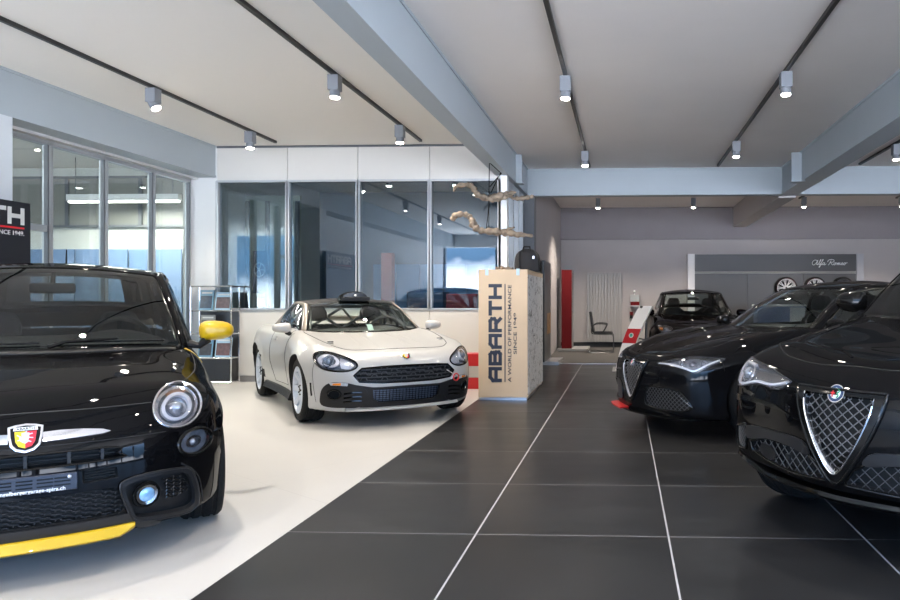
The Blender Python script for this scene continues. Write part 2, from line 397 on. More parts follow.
# ------------------------------------------------------------------ car builder
class Car:
    def __init__(s, key, name, label, cat='car'):
        d = CARS[key]; s.key = key; s.d = d; s.S = Shape(d); s.me = s.S.build('body_source')
        X, Y, t = d['pose']
        s.root = thing(name, label, cat, (X, Y, 0), math.radians(t))
        s.cuts = []
    def q(s, p, off=0.):                   # (y, z) seen from the front -> point on the skin
        h, n = s.S.hit(p[0], p[1])
        if h is None:
            h, n, _, _ = s.S.bvh.find_nearest(Vector((.5, p[0], p[1])))
        return h + n*off, n
    def qs(s, p, sd, off=0.):              # (x, z) seen from the side
        h, n = s.S.hitside(p[0], p[1], sd)
        if h is None: h, n, _, _ = s.S.bvh.find_nearest(Vector((p[0], sd*.9, p[1])))
        return h + n*off, n
    def qt(s, p, off=0.):                  # (x, y) seen from above
        h, n = s.S.hittop(p[0], p[1]); return h + n*off, n
    def cut_front(s, poly, depth=.08, both=False):
        for P in ([poly, mir(poly)] if both else [poly]):
            P = dens(P, .03); V, F = cdt(P, .045)
            # outward boundary
            me = MB(); n = len(V)
            A = [(1.6, y, z) for y, z in V]; B = [(s.q((y, z))[0].x - depth, y, z) for y, z in V]
            cnt = {}
            for f in F:
                for a, b in zip(f, f[1:]+f[:1]): cnt[(a, b)] = 1
            side = [(a, b) for (a, b) in cnt if (b, a) not in cnt]
            me.add(A+B, [f for f in F] + [tuple(i+n for i in f[::-1]) for f in F] + [(b, a, a+n, b+n) for a, b in side])
            s.cuts.append(me)
    def cut_prism(s, poly, a, b, axis='z'): s.cuts.append(MB().prism(poly, a, b, axis=axis))
    def arches(s, gap=.04, inner=.42):
        d = s.d; R = d['wr'] + gap
        for ax in (0, -d['wb']):
            for sd in (1, -1):
                P = circle(ax, d['wr']+.005, R, 48)
                s.cuts.append(MB().prism(P, sd*inner, sd*1.3, axis='y'))
    def finish(s, regions, paint, dark=None):
        """boolean the openings, give the skin its exact normals, split it into panels"""
        dark = dark or hidden_black
        o = bpy.data.objects.new('tmp', s.me); C.objects.link(o)
        big = MB()
        for m in s.cuts: big.add(m.v, m.f)
        cm = bpy.data.meshes.new('cut'); cm.from_pydata(big.v, [], big.f)
        b = bmesh.new(); b.from_mesh(cm); bmesh.ops.recalc_face_normals(b, faces=b.faces); b.to_mesh(cm); b.free()
        co = bpy.data.objects.new('cut', cm); C.objects.link(co)
        k = o.modifiers.new('b', 'BOOLEAN'); k.operation = 'DIFFERENCE'; k.solver = 'MANIFOLD'; k.object = co
        dg = bpy.context.evaluated_depsgraph_get()
        me = bpy.data.meshes.new_from_object(o.evaluated_get(dg))
        bpy.data.objects.remove(o); bpy.data.objects.remove(co)
        nv = len(me.vertices); V = np.empty(nv*3); me.vertices.foreach_get('co', V); V = V.reshape(-1, 3)
        nf = len(me.polygons); ls = np.empty(nf, int); lt = np.empty(nf, int)
        me.polygons.foreach_get('loop_start', ls); me.polygons.foreach_get('loop_total', lt)
        lv = np.empty(len(me.loops), int); me.loops.foreach_get('vertex_index', lv)
        fn = np.empty(nf*3); me.polygons.foreach_get('normal', fn); fn = fn.reshape(-1, 3)
        ce = np.empty(nf*3); me.polygons.foreach_get('center', ce); ce = ce.reshape(-1, 3)
        fv = np.abs(s.S.f(V)); G = s.S.grad(V); gc = s.S.grad(ce)
        lf = np.repeat(np.arange(nf), lt)
        mx = np.zeros(nf); np.maximum.at(mx, lf, fv[lv])
        skin = (mx < 4e-3) & ((fn*gc).sum(1) > .55)
        reg = np.where(skin, regions(ce), 0)
        s.panels = {}
        names = s.names
        for r in np.unique(reg):
            fi = np.nonzero(reg == r)[0]
            used = np.unique(lv[np.isin(lf, fi)]); mp = -np.ones(nv, int); mp[used] = np.arange(len(used))
            faces = [mp[lv[ls[i]:ls[i]+lt[i]]].tolist() for i in fi]
            m2 = bpy.data.meshes.new(names[r]); m2.from_pydata(V[used].tolist(), [], faces); m2.update()
            sk = skin[fi]
            L2 = np.concatenate([lv[ls[i]:ls[i]+lt[i]] for i in fi]); F2 = np.repeat(np.arange(len(fi)), lt[fi])
            NN = np.where(sk[F2][:, None], G[L2], fn[fi][F2])
            m2.polygons.foreach_set('use_smooth', [True]*len(fi))
            m2.materials.append(paint); m2.materials.append(dark)
            m2.polygons.foreach_set('material_index', np.where(sk, 0, 1).tolist())
            m2.normals_split_custom_set([tuple(x) for x in NN.tolist()])
            oo = bpy.data.objects.new(names[r], m2); C.objects.link(oo); oo.parent = s.root
            s.panels.setdefault(names[r], oo)
        s.paint = paint
    def patch(s, name, poly, m, off=.003, thick=.012, both=False, parent=None, grid=.02, hole=None, way='f', smooth=True, curve=False):
        r = []
        for kk, P in enumerate([poly, mir(poly)] if both else [poly]):
            H = None if hole is None else (hole if kk == 0 else mir(hole))
            P = dens(P, grid*.9); H = None if H is None else dens(H, grid*.9)
            V, F = cdt(P, grid, H)
            if way == 'f': Q = [s.q(v) for v in V]
            elif way == 't': Q = [s.qt(v) for v in V]
            else: Q = [s.qs(v, way) for v in V]
            n = len(V)
            A = [p + nn*off for p, nn in Q]; B = [p + nn*(off-thick) for p, nn in Q]
            cnt = {}
            for f in F:
                for a, b in zip(f, f[1:]+f[:1]): cnt[(a, b)] = 1
            side = [(a, b) for (a, b) in cnt if (b, a) not in cnt]
            mb = MB().add(A+B, F + [tuple(i+n for i in f[::-1]) for f in F] + [(b, a, a+n, b+n) for a, b in side])
            r.append(obj(name, mb, m, parent or s.root, smooth=smooth, angle=50))
        return r
    def seam(s, name, pts, m=None, r=.0028, way='f', off=0., parent=None, curve=True, both=False):
        out = []
        for P in ([pts, [(a, -b) if way == 't' else (-a, b) for a, b in pts]] if both else [pts]):
            P = cr(P, 6) if curve else P
            P = dens(P, .015, False)
            fn = {'f': s.q, 't': s.qt}.get(way) or (lambda p, o: s.qs(p, way, o))
            out.append(obj(name, MB().tube([fn(p, off)[0] for p in P], r, 6), m or seal, parent or s.root, smooth=True))
        return out
    def rim(s, name, poly, m, r=.006, off=0., both=False, parent=None, closed=True, n=8):
        out = []
        for P in ([poly, mir(poly)] if both else [poly]):
            P = dens(P, .012, closed)
            out.append(obj(name, MB().tube([s.q(p, off)[0] for p in P], r, n, closed=closed), m, parent or s.root, smooth=True))
        return out
    def lattice(s, name, poly, kind, pitch, m, w=.004, inset=.02, both=False, parent=None, dx=0., slant=1.0):
        out = []
        ys = [p[0] for p in poly]; zs = [p[1] for p in poly]; y0, y1, z0, z1 = min(ys), max(ys), min(zs), max(zs)
        seg = []
        if kind == 'diamond':
            H = z1-z0; Wd = y1-y0; k = -int((H*slant)/pitch)-1
            while k*pitch < Wd+H*slant+pitch:
                a = y0+k*pitch
                seg.append(((a, z0), (a+H*slant, z1))); seg.append(((a, z0), (a-H*slant, z1))); k += 1
        elif kind == 'hex':
            a = pitch; hh = a*.5
            for i in range(int((y1-y0)/(a*1.5))+2):
                for j in range(int((z1-z0)/(a*.8))+3):
                    cx = y0+i*a*1.5; cz = z0+j*a*.85+(a*.425 if i % 2 else 0)
                    c = [(cx+a*.5*s_[0]*1.0, cz+a*.425*s_[1]) for s_ in ((-2*.5*1, 0), (-.5, 1), (.5, 1), (1, 0), (.5, -1), (-.5, -1))]
                    for q in (0, 1, 2): seg.append((c[q], c[q+1]))
                    seg.append((c[3], (c[3][0]+a*.5, c[3][1])))
        elif kind == 'rows':
            z = z0+pitch*.5
            while z < z1: seg.append(((y0, z), (y1, z))); z += pitch
        elif kind == 'grid':
            z = z0+pitch*.5
            while z < z1: seg.append(((y0, z), (y1, z))); z += pitch
            y = y0
            while y < y1: seg.append(((y, z0), (y, z1))); y += pitch*1.6
        for kk in range(2 if both else 1):
            mb = MB(); sg = -1 if kk else 1
            for a, b in seg:
                D = dens([a, b], .012, False); run = []
                for p in D + [None]:
                    if p is not None and inpoly(p, poly): run.append(p)
                    else:
                        if len(run) > 1:
                            mb.tube([s.q((sg*t[0], t[1]))[0] - Vector((inset, 0, 0)) for t in run[::max(1, len(run)//12)] + [run[-1]]], w, 4, cap=False)
                        run = []
            if mb.v: out.append(obj(name, mb, m, parent or s.root))
        return out
    def band(s, name, cy, cz, ry, rz, fi, m, off, thick=.006, parent=None):
        return s.patch(name, circle(cy, cz, ry, 32, rz), m, off=off, thick=thick, hole=circle(cy, cz, ry*fi, 32, rz*fi), parent=parent, grid=.03)
    def backing(s, name, poly, m, inset=.05, both=False, parent=None):
        return s.patch(name, poly, m, off=-inset, thick=.004, both=both, parent=parent, grid=.04)

    # --- glasshouse: five stations (cowl, header, roof middle, rear header, rear base) on four lines
    def cabin(s, g, glass_f, glass_s, roof_m, paint, name_prefix='', frit=True, sB=(1.28, 1.36), s_end=2.3, rear_glass=None, seal_w=.07, ru=.9, rt=2.85):
        CN = [Vector((c[0], 0, c[1])) for c in g['center']]; I = [Vector(p) for p in g['inner']]
        O = [Vector(p) for p in g['outer']]; B = [Vector(p) for p in g['belt']]
        def top(x, y):
            h, _ = s.S.hittop(x, y); return h.z if h else 1.0
        def line(P, t, bul):
            if t <= 1:
                p = P[0].lerp(P[1], t); return p + Vector((.7, 0, 1)).normalized()*bul*4*t*(1-t)
            if t <= 2:
                u = t-1; a, m, b = P[1], P[2], P[3]; c = 2*m - (a+b)/2
                return a*(1-u)**2 + c*2*u*(1-u) + b*u*u
            u = t-2; p = P[3].lerp(P[4], u); return p + Vector((-.5, 0, 1)).normalized()*bul*4*u*(1-u)
        def surf(t, u):                    # u 0..1 centre..inner, 1..2 pillar/rail, 2..3 side glass
            c, i, o, b = line(CN, t, .035), line(I, t, .03), line(O, t, .02), line(B, t, 0)
            if u <= 1:
                p = Vector((c.x+(i.x-c.x)*u*u, i.y*u, c.z+(i.z-c.z)*u*u))
                if t < .15: p.z += (top(p.x, p.y) - .006 - surf0(u).z)*(1-t/.15)
            elif u <= 2:
                w = u-1; p = i.lerp(o, w) + Vector((0, .45, .9))*(.012*4*w*(1-w))
            else:
                w = u-2; p = o.lerp(b, w); p.y += .028*4*w*(1-w)
                if w > .8: p.z += (top(b.x, b.y) - .01 - b.z)*(w-.8)/.2
            return p
        def surf0(u):
            c, i = line(CN, 0, 0), line(I, 0, 0); return Vector((c.x+(i.x-c.x)*u*u, i.y*u, c.z+(i.z-c.z)*u*u))
        def grid(t0, t1, u0, u1, nt, nu, sd=1, both=False):
            mb = MB(); V = []
            T = [t0+(t1-t0)*i/nt for i in range(nt+1)]; U = [u0+(u1-u0)*j/nu for j in range(nu+1)]
            for t in T:
                for u in U:
                    p = surf(t, abs(u)); V.append(Vector((p.x, p.y*(sd if u0 >= 0 else (1 if u >= 0 else -1)), p.z)))
            w = nu+1
            return mb.add(V, [(i*w+j, i*w+j+1, (i+1)*w+j+1, (i+1)*w+j) for i in range(nt) for j in range(nu)])
        R = s.root
        def outward(o):                    # face normals away from the cabin
            me = o.data; c = Vector((-1.2, 0, .9)); a = 0
            for p in me.polygons: a += (Vector(p.center)-c).dot(p.normal)*p.area
            if a < 0: me.flip_normals()
            return o
        w = outward(obj('windshield', grid(.03, .985, -.97, .97, 14, 24), glass_f, R, smooth=True))
        if frit:
            mb = MB()
            for a, b, c_, d, n1, n2 in ((.0, .05, -.99, .99, 2, 20), (.94, 1.0, -.99, .99, 2, 20), (0, 1, .95, 1.0, 14, 2), (0, 1, -1.0, -.95, 14, 2)):
                g_ = grid(a, b, c_, d, n1, n2); mb.add([v - Vector((0, 0, .002)) for v in map(Vector, g_.v)], g_.f)
            outward(obj('frit_band', mb, gloss_black, w, smooth=True, solid=.006))
        outward(obj('roof', grid(1, 2, -1, 1, 16, 20), roof_m, R, smooth=True, solid=.03))
        rw = outward(obj('rear_window', grid(2.05, rt, -ru, ru, 8, 16), rear_glass or glass_s, R, smooth=True))
        mb = grid(2, 2.06, -1, 1, 2, 16)
        for a, b, c_, d, n1, n2 in ((rt-.01, 3, -1, 1, 2, 16), (2.05, rt, ru-.01, 1, 8, 2), (2.05, rt, -1, -ru+.01, 8, 2)):
            g_ = grid(a, b, c_, d, n1, n2); mb.add(g_.v, g_.f)
        outward(obj('tailgate_frame', mb, paint, R, smooth=True, solid=.02))
        for sd in (1, -1):
            a1 = outward(obj('pillar', grid(0, 3, 1, 2, 48, 5, sd), paint, R, smooth=True, solid=.02, angle=60))
            a2 = outward(obj('side_window', grid(.06, s_end, 2.04, 2.97, 30, 6, sd), glass_s, R, smooth=True))
            outward(obj('rear_quarter', grid(s_end, 3, 2, 3, 8, 6, sd), paint, R, smooth=True, solid=.02))
            mb = grid(sB[0], sB[1], 2.02, 3, 3, 6, sd)
            outward(obj('centre_pillar', mb, gloss_black, R, smooth=True, solid=.02))
            mb = MB()
            g_ = grid(0, s_end, 2.0, 2.05, 30, 1, sd); mb.add(g_.v, g_.f)
            g_ = grid(0, s_end, 2.96, 3.0, 30, 1, sd); mb.add(g_.v, g_.f)
            outward(obj('window_seal', mb, seal, a2, smooth=True, solid=.012))
        s.surf = surf
        return surf
    def wheels(s, make, tyre_w=.215, front_only=False):
        d = s.d; src = None
        for ax in ((0,) if front_only else (0, -d['wb'])):
            for sd in (1, -1):
                w = bpy.data.objects.new('wheel', None); C.objects.link(w); w.parent = s.root
                w.location = (ax, sd*d['track'], d['wr'] + .002); w.rotation_euler = (0, 0, 0 if sd > 0 else PI)
                if src is None:
                    src = make(w)
                else:
                    for c in src:
                        k = c.copy(); C.objects.link(k); k.parent = w
def tyre_mb(R, rr, w):
    h = w/2
    prof = [(rr, -h*.80), (rr+.012, -h*.93), (R-.045, -h*1.0), (R-.018, -h*.95), (R-.004, -h*.80)]
    for c in (-.45, 0, .45):
        x = h*c*1.15
        prof += [(R, x-h*.10-.002), (R-.008, x-h*.07), (R-.008, x+h*.07), (R, x+h*.10+.002)]
    prof += [(R-.004, h*.80), (R-.018, h*.95), (R-.045, h*1.0), (rr+.012, h*.93), (rr, h*.80)]
    return MB().lathe(prof, 64, 'y', closed=True)
def wheel_parts(root, R, rr, w, spokes, m_rim, twin=False, m_disc=None, bolts=True, sw=.05, dish=.03, centre=None, lip=None):
    """root's +y is the outer side"""
    out = []
    h = w/2
    out.append(obj('tyre', tyre_mb(R, rr, w), rubber, root, smooth=True, angle=40))
    mb = MB().lathe([(rr+.008, h*.86), (rr+.010, h*.93), (rr-.006, h*.93), (rr-.014, h*.80), (rr-.02, -h*.75), (rr+.006, -h*.8)], 64, 'y')
    hub = h*.80-dish
    for k in range(spokes):
        a0 = 2*PI*k/spokes
        for da in ((-.12, .12) if twin else (0,)):
            Pi = Vector((math.cos(a0+da*.3)*.045, hub, math.sin(a0+da*.3)*.045)); Po = Vector((math.cos(a0+da)*(rr-.004), h*.82, math.sin(a0+da)*(rr-.004)))
            t = (Po-Pi).normalized(); side = Vector((-math.sin(a0+da), 0, math.cos(a0+da))); up = Vector((0, 1, 0))
            ww = sw*(.42 if twin else 1)
            V = []
            for f, wd in ((0, ww*1.1), (.5, ww*.8), (1, ww)):
                p = Pi.lerp(Po, f) - up*.008*math.sin(f*PI)
                V += [p-side*wd/2-up*.03, p-side*wd*.5, p-side*wd*.32+up*.008, p+side*wd*.32+up*.008, p+side*wd*.5, p+side*wd/2-up*.03]
            F = []
            for i in range(2):
                for j in range(6): F.append((i*6+j, i*6+(j+1) % 6, (i+1)*6+(j+1) % 6, (i+1)*6+j))
            mb.add(V, F)
    mb.lathe([(0, hub+.012), (.03, hub+.012), (.062, hub+.006), (.07, hub-.03), (0, hub-.03)], 32, 'y')
    rim = obj('rim', mb, m_rim, root, smooth=True, angle=40); out.append(rim)
    mb = MB().lathe([(0, hub+.013), (.024, hub+.016), (.028, hub+.010)], 24, 'y')
    out.append(obj('centre_cap', mb, centre or gloss_black, root, smooth=True))
    if bolts:
        mb = MB()
        for k in range(5):
            a = 2*PI*(k+.5)/5; mb.lathe([(0, .02), (.009, .02), (.009, 0)], 8, 'y', c=(math.cos(a)*.046, hub, math.sin(a)*.046))
        out.append(obj('wheel_bolts', mb, gloss_black, root))
    mb = MB().lathe([(0, -.02), (rr*.72, -.02), (rr*.72, 0), (0, 0)], 40, 'y')
    out.append(obj('brake_disc', mb, m_disc or satin, root, smooth=True))
    return out
def mirror_parts(car, root, base, tip, m_shell, sz=(.10, .12, .075), sd=1):
    """a door mirror: shell, glass and arm; base on the door, tip = centre of the shell"""
    b, t = Vector(base), Vector(tip)
    o = bpy.data.objects.new('door_mirror', None); C.objects.link(o); o.parent = root
    mb = MB(); n = 20; V = []; F = []
    rows = 12
    for i in range(rows+1):
        f = i/rows; th = f*PI/2      # front bowl to the rear rim
        for k in range(n):
            a = 2*PI*k/n; ca, sa = math.cos(a), math.sin(a)
            e = .75
            yy = math.copysign(abs(ca)**e, ca)*sz[1]*(1.0-.12*(ca*sd < 0)*abs(ca)); zz = math.copysign(abs(sa)**e, sa)*sz[2]*(1-.25*(ca*sd+1)/2)
            V.append(t + Vector((sz[0]*math.cos(th)-.02, yy*math.sin(th)**.8 if i else 0, zz*math.sin(th)**.8 if i else 0)))
    for i in range(rows):
        for k in range(n): F.append((i*n+k, (i+1)*n+k, (i+1)*n+(k+1) % n, i*n+(k+1) % n))
    mb.add(V, F)
    obj('mirror_shell', mb, m_shell, o, smooth=True, angle=60)
    k0 = [V[rows*n+k] - Vector((-.004, 0, 0)) for k in range(n)]
    c = sum(k0, Vector())/n
    obj('mirror_glass', MB().add([c+(v-c)*.95 for v in k0], [tuple(range(n))]), chrome, o)
    mb = MB().tube([b, b.lerp(t, .4)+Vector((0, 0, -.045)), t+Vector((0, -sd*sz[1]*.45, -sz[2]*.75))], [.026, .022, .03], 10)
    obj('mirror_arm', mb, matte_black, o, smooth=True)
    return o
def seats_and_wheel(car, seat_x, sx, steer, zs, dash=None, sc=1., seat_h=.55, rear=True):
    R = car.root
    for sd in (1, -1):
        mb = MB()
        prof = [(-.24, 0), (-.26, .25), (-.22, .46), (-.12, .54), (.12, .54), (.22, .46), (.26, .25), (.24, 0)]
        M = Matrix.Translation((seat_x, sd*sx, zs)) @ Matrix.Rotation(math.radians(-14), 4, 'Y')
        mb.prism([(a*sc, b*sc*seat_h/.55) for a, b in prof], -.06, .06, axis='x', M=M)
        s_ = obj('seat', mb, interior_m, R, bevel=.03, seg=3, smooth=True)
        mb = MB().prism([(-.12, .56), (-.13, .66), (-.09, .74), (.09, .74), (.13, .66), (.12, .56)], -.05, .05, axis='x', M=M)
        obj('headrest', mb, interior_m, s_, bevel=.03, seg=3, smooth=True)
    if steer:
        x, y, z, r = steer
        M = Matrix.Translation((x, y, z)) @ Matrix.Rotation(math.radians(-66), 4, 'Y')
        mb = MB(); n = 40
        mb.tube([M @ Vector((r*math.cos(2*PI*k/n), r*math.sin(2*PI*k/n), 0)) for k in range(n)], .016, 8, closed=True)
        sw = obj('steering_wheel', mb, dash_m, R, smooth=True)
        mb = MB(); mb.lathe([(0, .03), (.06, .02), (.075, -.02), (.0, -.03)], 20, 'z', M=M)
        for a in (0, PI/2*1.0, PI, -PI/2):
            mb.tube([M @ Vector((.05*math.cos(a), .05*math.sin(a), 0)), M @ Vector((r*math.cos(a), r*math.sin(a), 0))], .014, 6)
        obj('wheel_hub', mb, interior_m, sw, smooth=True)
    if dash:
        x0, x1, z0, z1, hw = dash
        mb = MB(); V = []; F = []; n = 24
        P = [(x0, z0-.1), (x0, z0), (x0-.25*(x0-x1), z1-.01), (x1+.12*(x0-x1), z1), (x1, z1-.05), (x1, z0-.15)]
        for j in range(n+1):
            y = -hw+2*hw*j/n; e = 1-abs(y/hw)**6*.25
            hump = .03*math.exp(-((y-(steer[1] if steer else .35))/.16)**2)
            for (x, z) in P: V.append((x, y, z0-.15+(z-z0+.15)*e+(hump if z >= z1-.02 else 0)))
        m = len(P)
        for j in range(n):
            for i in range(m-1): F.append((j*m+i, (j+1)*m+i, (j+1)*m+i+1, j*m+i+1))
        obj('dashboard', mb.add(V, F), dash_m, R, smooth=True, angle=40)
# ------------------------------------------------------------------ room
EXPOSURE = 1.22
def floor_tiles():
    m = bpy.data.materials.new('dark_stone_tiles'); N, L, b = nodes(m)
    tc = N.new('ShaderNodeTexCoord'); sx = N.new('ShaderNodeSeparateXYZ'); L.new(tc.outputs['Object'], sx.inputs[0])
    def mth(op, a, v=None, c=None):
        n = N.new('ShaderNodeMath'); n.operation = op
        for i, q in enumerate((a, v, c)):
            if q is None: continue
            if isinstance(q, (int, float)): n.inputs[i].default_value = q
            else: L.new(q, n.inputs[i])
        return n.outputs[0]
    W = 1.008
    ux = mth('DIVIDE', mth('ADD', sx.outputs['X'], .775+10*W), W); uy = mth('DIVIDE', mth('ADD', sx.outputs['Y'], 20*W-3.71), W)
    def line(u, w):
        f = mth('FRACT', u); d = mth('MINIMUM', f, mth('SUBTRACT', 1.0, f)); return mth('LESS_THAN', d, w)
    g1 = line(ux, .0045); g2 = line(uy, .0030)
    cx = N.new('ShaderNodeCombineXYZ'); L.new(mth('FLOOR', ux), cx.inputs[0]); L.new(mth('FLOOR', uy), cx.inputs[1])
    wn = N.new('ShaderNodeTexWhiteNoise'); L.new(cx.outputs[0], wn.inputs['Vector'])
    n1 = N.new('ShaderNodeTexNoise'); n1.inputs['Scale'].default_value = 1.6; n1.inputs['Detail'].default_value = 8; n1.inputs['Roughness'].default_value = .65
    mp = N.new('ShaderNodeMapping'); mp.inputs['Scale'].default_value = (.6, 1.6, 1); L.new(tc.outputs['Object'], mp.inputs[0]); L.new(mp.outputs[0], n1.inputs['Vector'])
    off = N.new('ShaderNodeVectorMath'); off.operation = 'MULTIPLY_ADD'; L.new(wn.outputs['Color'], off.inputs[0]); off.inputs[1].default_value = (9, 9, 9); L.new(mp.outputs[0], off.inputs[2]); L.new(off.outputs[0], n1.inputs['Vector'])
    v = mth('ADD', mth('MULTIPLY', n1.outputs['Fac'], .9), mth('MULTIPLY', wn.outputs['Value'], .16))
    r = N.new('ShaderNodeValToRGB'); r.color_ramp.elements[0].position = .25; r.color_ramp.elements[0].color = (.009, .0092, .0100, 1)
    r.color_ramp.elements[1].position = .8; r.color_ramp.elements[1].color = (.026, .0263, .0275, 1); L.new(v, r.inputs[0])
    mx = N.new('ShaderNodeMixRGB'); L.new(g1, mx.inputs[0]); L.new(r.outputs[0], mx.inputs[1]); mx.inputs[2].default_value = (.42, .42, .43, 1)
    my = N.new('ShaderNodeMixRGB'); L.new(g2, my.inputs[0]); L.new(mx.outputs[0], my.inputs[1]); my.inputs[2].default_value = (.26, .26, .27, 1)
    L.new(my.outputs[0], b.inputs['Base Color'])
    L.new(mth('ADD', mth('MULTIPLY', n1.outputs['Fac'], .16), .24), b.inputs['Roughness'])
    b.inputs['Specular IOR Level'].default_value = .22
    return m
def floor_white():
    m = bpy.data.materials.new('white_epoxy_floor'); N, L, b = nodes(m)
    tc = N.new('ShaderNodeTexCoord'); n1 = N.new('ShaderNodeTexNoise'); n1.inputs['Scale'].default_value = .8; n1.inputs['Detail'].default_value = 6
    L.new(tc.outputs['Object'], n1.inputs['Vector'])
    sx = N.new('ShaderNodeSeparateXYZ'); mp = N.new('ShaderNodeMapping'); mp.inputs['Rotation'].default_value = (0, 0, .62); L.new(tc.outputs['Object'], mp.inputs[0]); L.new(mp.outputs[0], sx.inputs[0])
    def mth(op, a, v):
        n = N.new('ShaderNodeMath'); n.operation = op
        for i, q in enumerate((a, v)):
            if isinstance(q, (int, float)): n.inputs[i].default_value = q
            else: L.new(q, n.inputs[i])
        return n.outputs[0]
    def line(u, w):
        f = mth('FRACT', u, 0); return mth('LESS_THAN', mth('MINIMUM', f, mth('SUBTRACT', 1.0, f)), w)
    g = mth('MAXIMUM', line(mth('DIVIDE', sx.outputs['X'], 2.4), .0012), line(mth('DIVIDE', sx.outputs['Y'], 2.4), .0012))
    r = N.new('ShaderNodeValToRGB'); r.color_ramp.elements[0].color = (.44, .43, .415, 1); r.color_ramp.elements[1].color = (.54, .53, .505, 1); L.new(n1.outputs['Fac'], r.inputs[0])
    mx = N.new('ShaderNodeMixRGB'); L.new(g, mx.inputs[0]); L.new(r.outputs[0], mx.inputs[1]); mx.inputs[2].default_value = (.44, .43, .415, 1)
    L.new(mx.outputs[0], b.inputs['Base Color']); b.inputs['Roughness'].default_value = .30
    return m
beam_m = mat('blue_grey_steel_paint', (.38, .43, .465), .45, noise=.03, nscale=3)
wall_m = mat('cream_wall_panel', (.60, .585, .55), .55)
wall_white = mat('white_wall', (.68, .69, .69), .6)
wall_rear = mat('mauve_grey_wall', (.46, .425, .42), .7, noise=.05, nscale=2, bump=.08, bscale=25)
wall_rear_dk = mat('grey_bulkhead', (.27, .245, .26), .65, noise=.06, nscale=3)
ceil_l = mat('white_ceiling', (.86, .84, .80), .8)
ceil_r = mat('plaster_ceiling', (.86, .81, .77), .8, noise=.05, nscale=1.2)
frame_m = mat('aluminium_frame', (.42, .44, .46), .38, metal=.5)
frame_dk = mat('dark_frame', (.10, .11, .125), .4)
base_m = mat('grey_skirting', (.20, .195, .19), .5)
carpet = mat('grey_carpet', (.085, .078, .072), .95, noise=.15, nscale=40)
pane_g = glass('office_glass', (.70, .77, .80), 1.55, boost=1.6)
pane_l = glass('left_glass', (.84, .88, .86), 1.5)
CZ = 3.5
def sbox(name, x0, x1, y0, y1, z0, z1, m, bevel=0.):
    return struct(obj(name, MB().box(x0, x1, y0, y1, z0, z1), m, bevel=bevel))
XL, XM, XR = -6.45, -1.78, 9.0
YB, YF, YR = 10.35, -4.5, 17.9
fl = floor_tiles()
sbox('floor', XM, XR, YF, 13.4, -.1, 0, fl)
sbox('floor_white', XL-.1, XM, YF, YB+.1, -.1, 0.0, floor_white())
sbox('floor_rear', XM, XR, 13.4, YR+.2, -.1, 0.0, carpet)
sbox('floor_offices', -14, XM, YB+.1, 16.2, -.1, 0.0, carpet)
sbox('floor_neighbour', -14, XL-.1, YF, YB+.1, -.1, 0.0, carpet)
sbox('trim_1', -1.5, XR, 13.37, 13.42, 0, .006, satin)
sbox('ceiling', XM, XR, YF, YR+.2, CZ, CZ+.2, ceil_r)
sbox('ceiling_left', XL-.2, XM, YF, YB+.1, CZ, CZ+.2, ceil_l)
sbox('ceiling_offices', -14, XM, YB+.1, 16.2, CZ, CZ+.2, ceil_l)
sbox('ceiling_neighbour', -14, XL-.2, YF, YB+.1, CZ, CZ+.2, ceil_l)
# beams
def ibeam(name, x0, x1, y0, y1, z0, z1, axis):
    mb = MB(); t = .03
    if axis == 'y':
        c = (x0+x1)/2; mb.box(x0, x1, y0, y1, z0, z0+t); mb.box(x0, x1, y0, y1, z1-t, z1)
        mb.box(x0+.012, x1-.012, y0, y1, z0+t, z1-t)
    else:
        mb.box(x0, x1, y0, y1, z0, z0+t); mb.box(x0, x1, y0, y1, z1-t, z1); mb.box(x0, x1, y0+.02, y1-.02, z0+t, z1-t)
    return struct(obj(name, mb, beam_m))
ibeam('trim_2', -1.87, -1.67, YF, 12.4, 3.03, CZ, 'y')
ibeam('trim_3', 2.72, 3.02, YF, 12.4, 3.03, CZ, 'y')
ibeam('trim_4', XM-.1, XR, 12.4, 12.62, 3.03, CZ, 'x')
ibeam('trim_5', XL, -6.05, YF, YB, 3.03, CZ, 'y')
struct(obj('trim_6', MB().box(2.72, 3.02, 12.62, YR, 3.0, CZ), wall_rear))
for x0, x1 in ((-1.69, -1.585), (2.58, 2.74)):
    struct(obj('trim_7', MB().box(x0, x1, 11.05, 11.09, 3.03, CZ-.02).box(x0-.02, x1+.03, 10.98, 11.16, 3.02, 3.035), beam_m))
# left wall: glazed office front
sbox('wall_left', XL-.12, XL, YF, 6.5, 0, CZ, wall_white)
sbox('column_left', XL-.12, -6.05, 6.5, 6.82, 0, 3.03, mat('pale_column', (.62,.66,.70), .5), .004)
sbox('trim_8', XL-.12, XL+.06, 6.82, YB, 3.07, CZ, wall_white)
sbox('trim_9', XL-.02, XL+.12, 6.82, YB, 3.00, 3.07, mat('blind_cassette', (.55,.56,.56), .5))
def window(n, label, verts, m_glass, frame, transoms=()):
    pass
ys = [6.86, 7.74, 8.60, 9.50, 10.33]
for i in range(4):
    a, b = ys[i], ys[i+1]
    w = bpy.data.objects.new('window_%d' % (i+1), None); C.objects.link(w); struct(w)
    mb = MB()
    for y in (a, b): mb.box(XL-.05, XL+.03, y-.03+.035*(y == a), y+.03-.035*(y == b)*1, .0, 3.0)
    mb.box(XL-.05, XL+.03, a, b, 2.95, 3.0).box(XL-.05, XL+.03, a, b, 0, .06)
    if i == 0: mb.box(XL-.05, XL+.03, a, b, 1.98, 2.05)
    obj('window_frame', mb, frame_m, w, bevel=.003)
    mb = MB()
    mb.box(XL-.012, XL+.036, b-.052, b-.036, .06, 2.95)
    obj('window_gasket', mb, frame_dk, w)
    obj('pane', MB().box(XL-.015, XL-.009, a+.02, b-.02, .05, 2.96), pane_l, w)
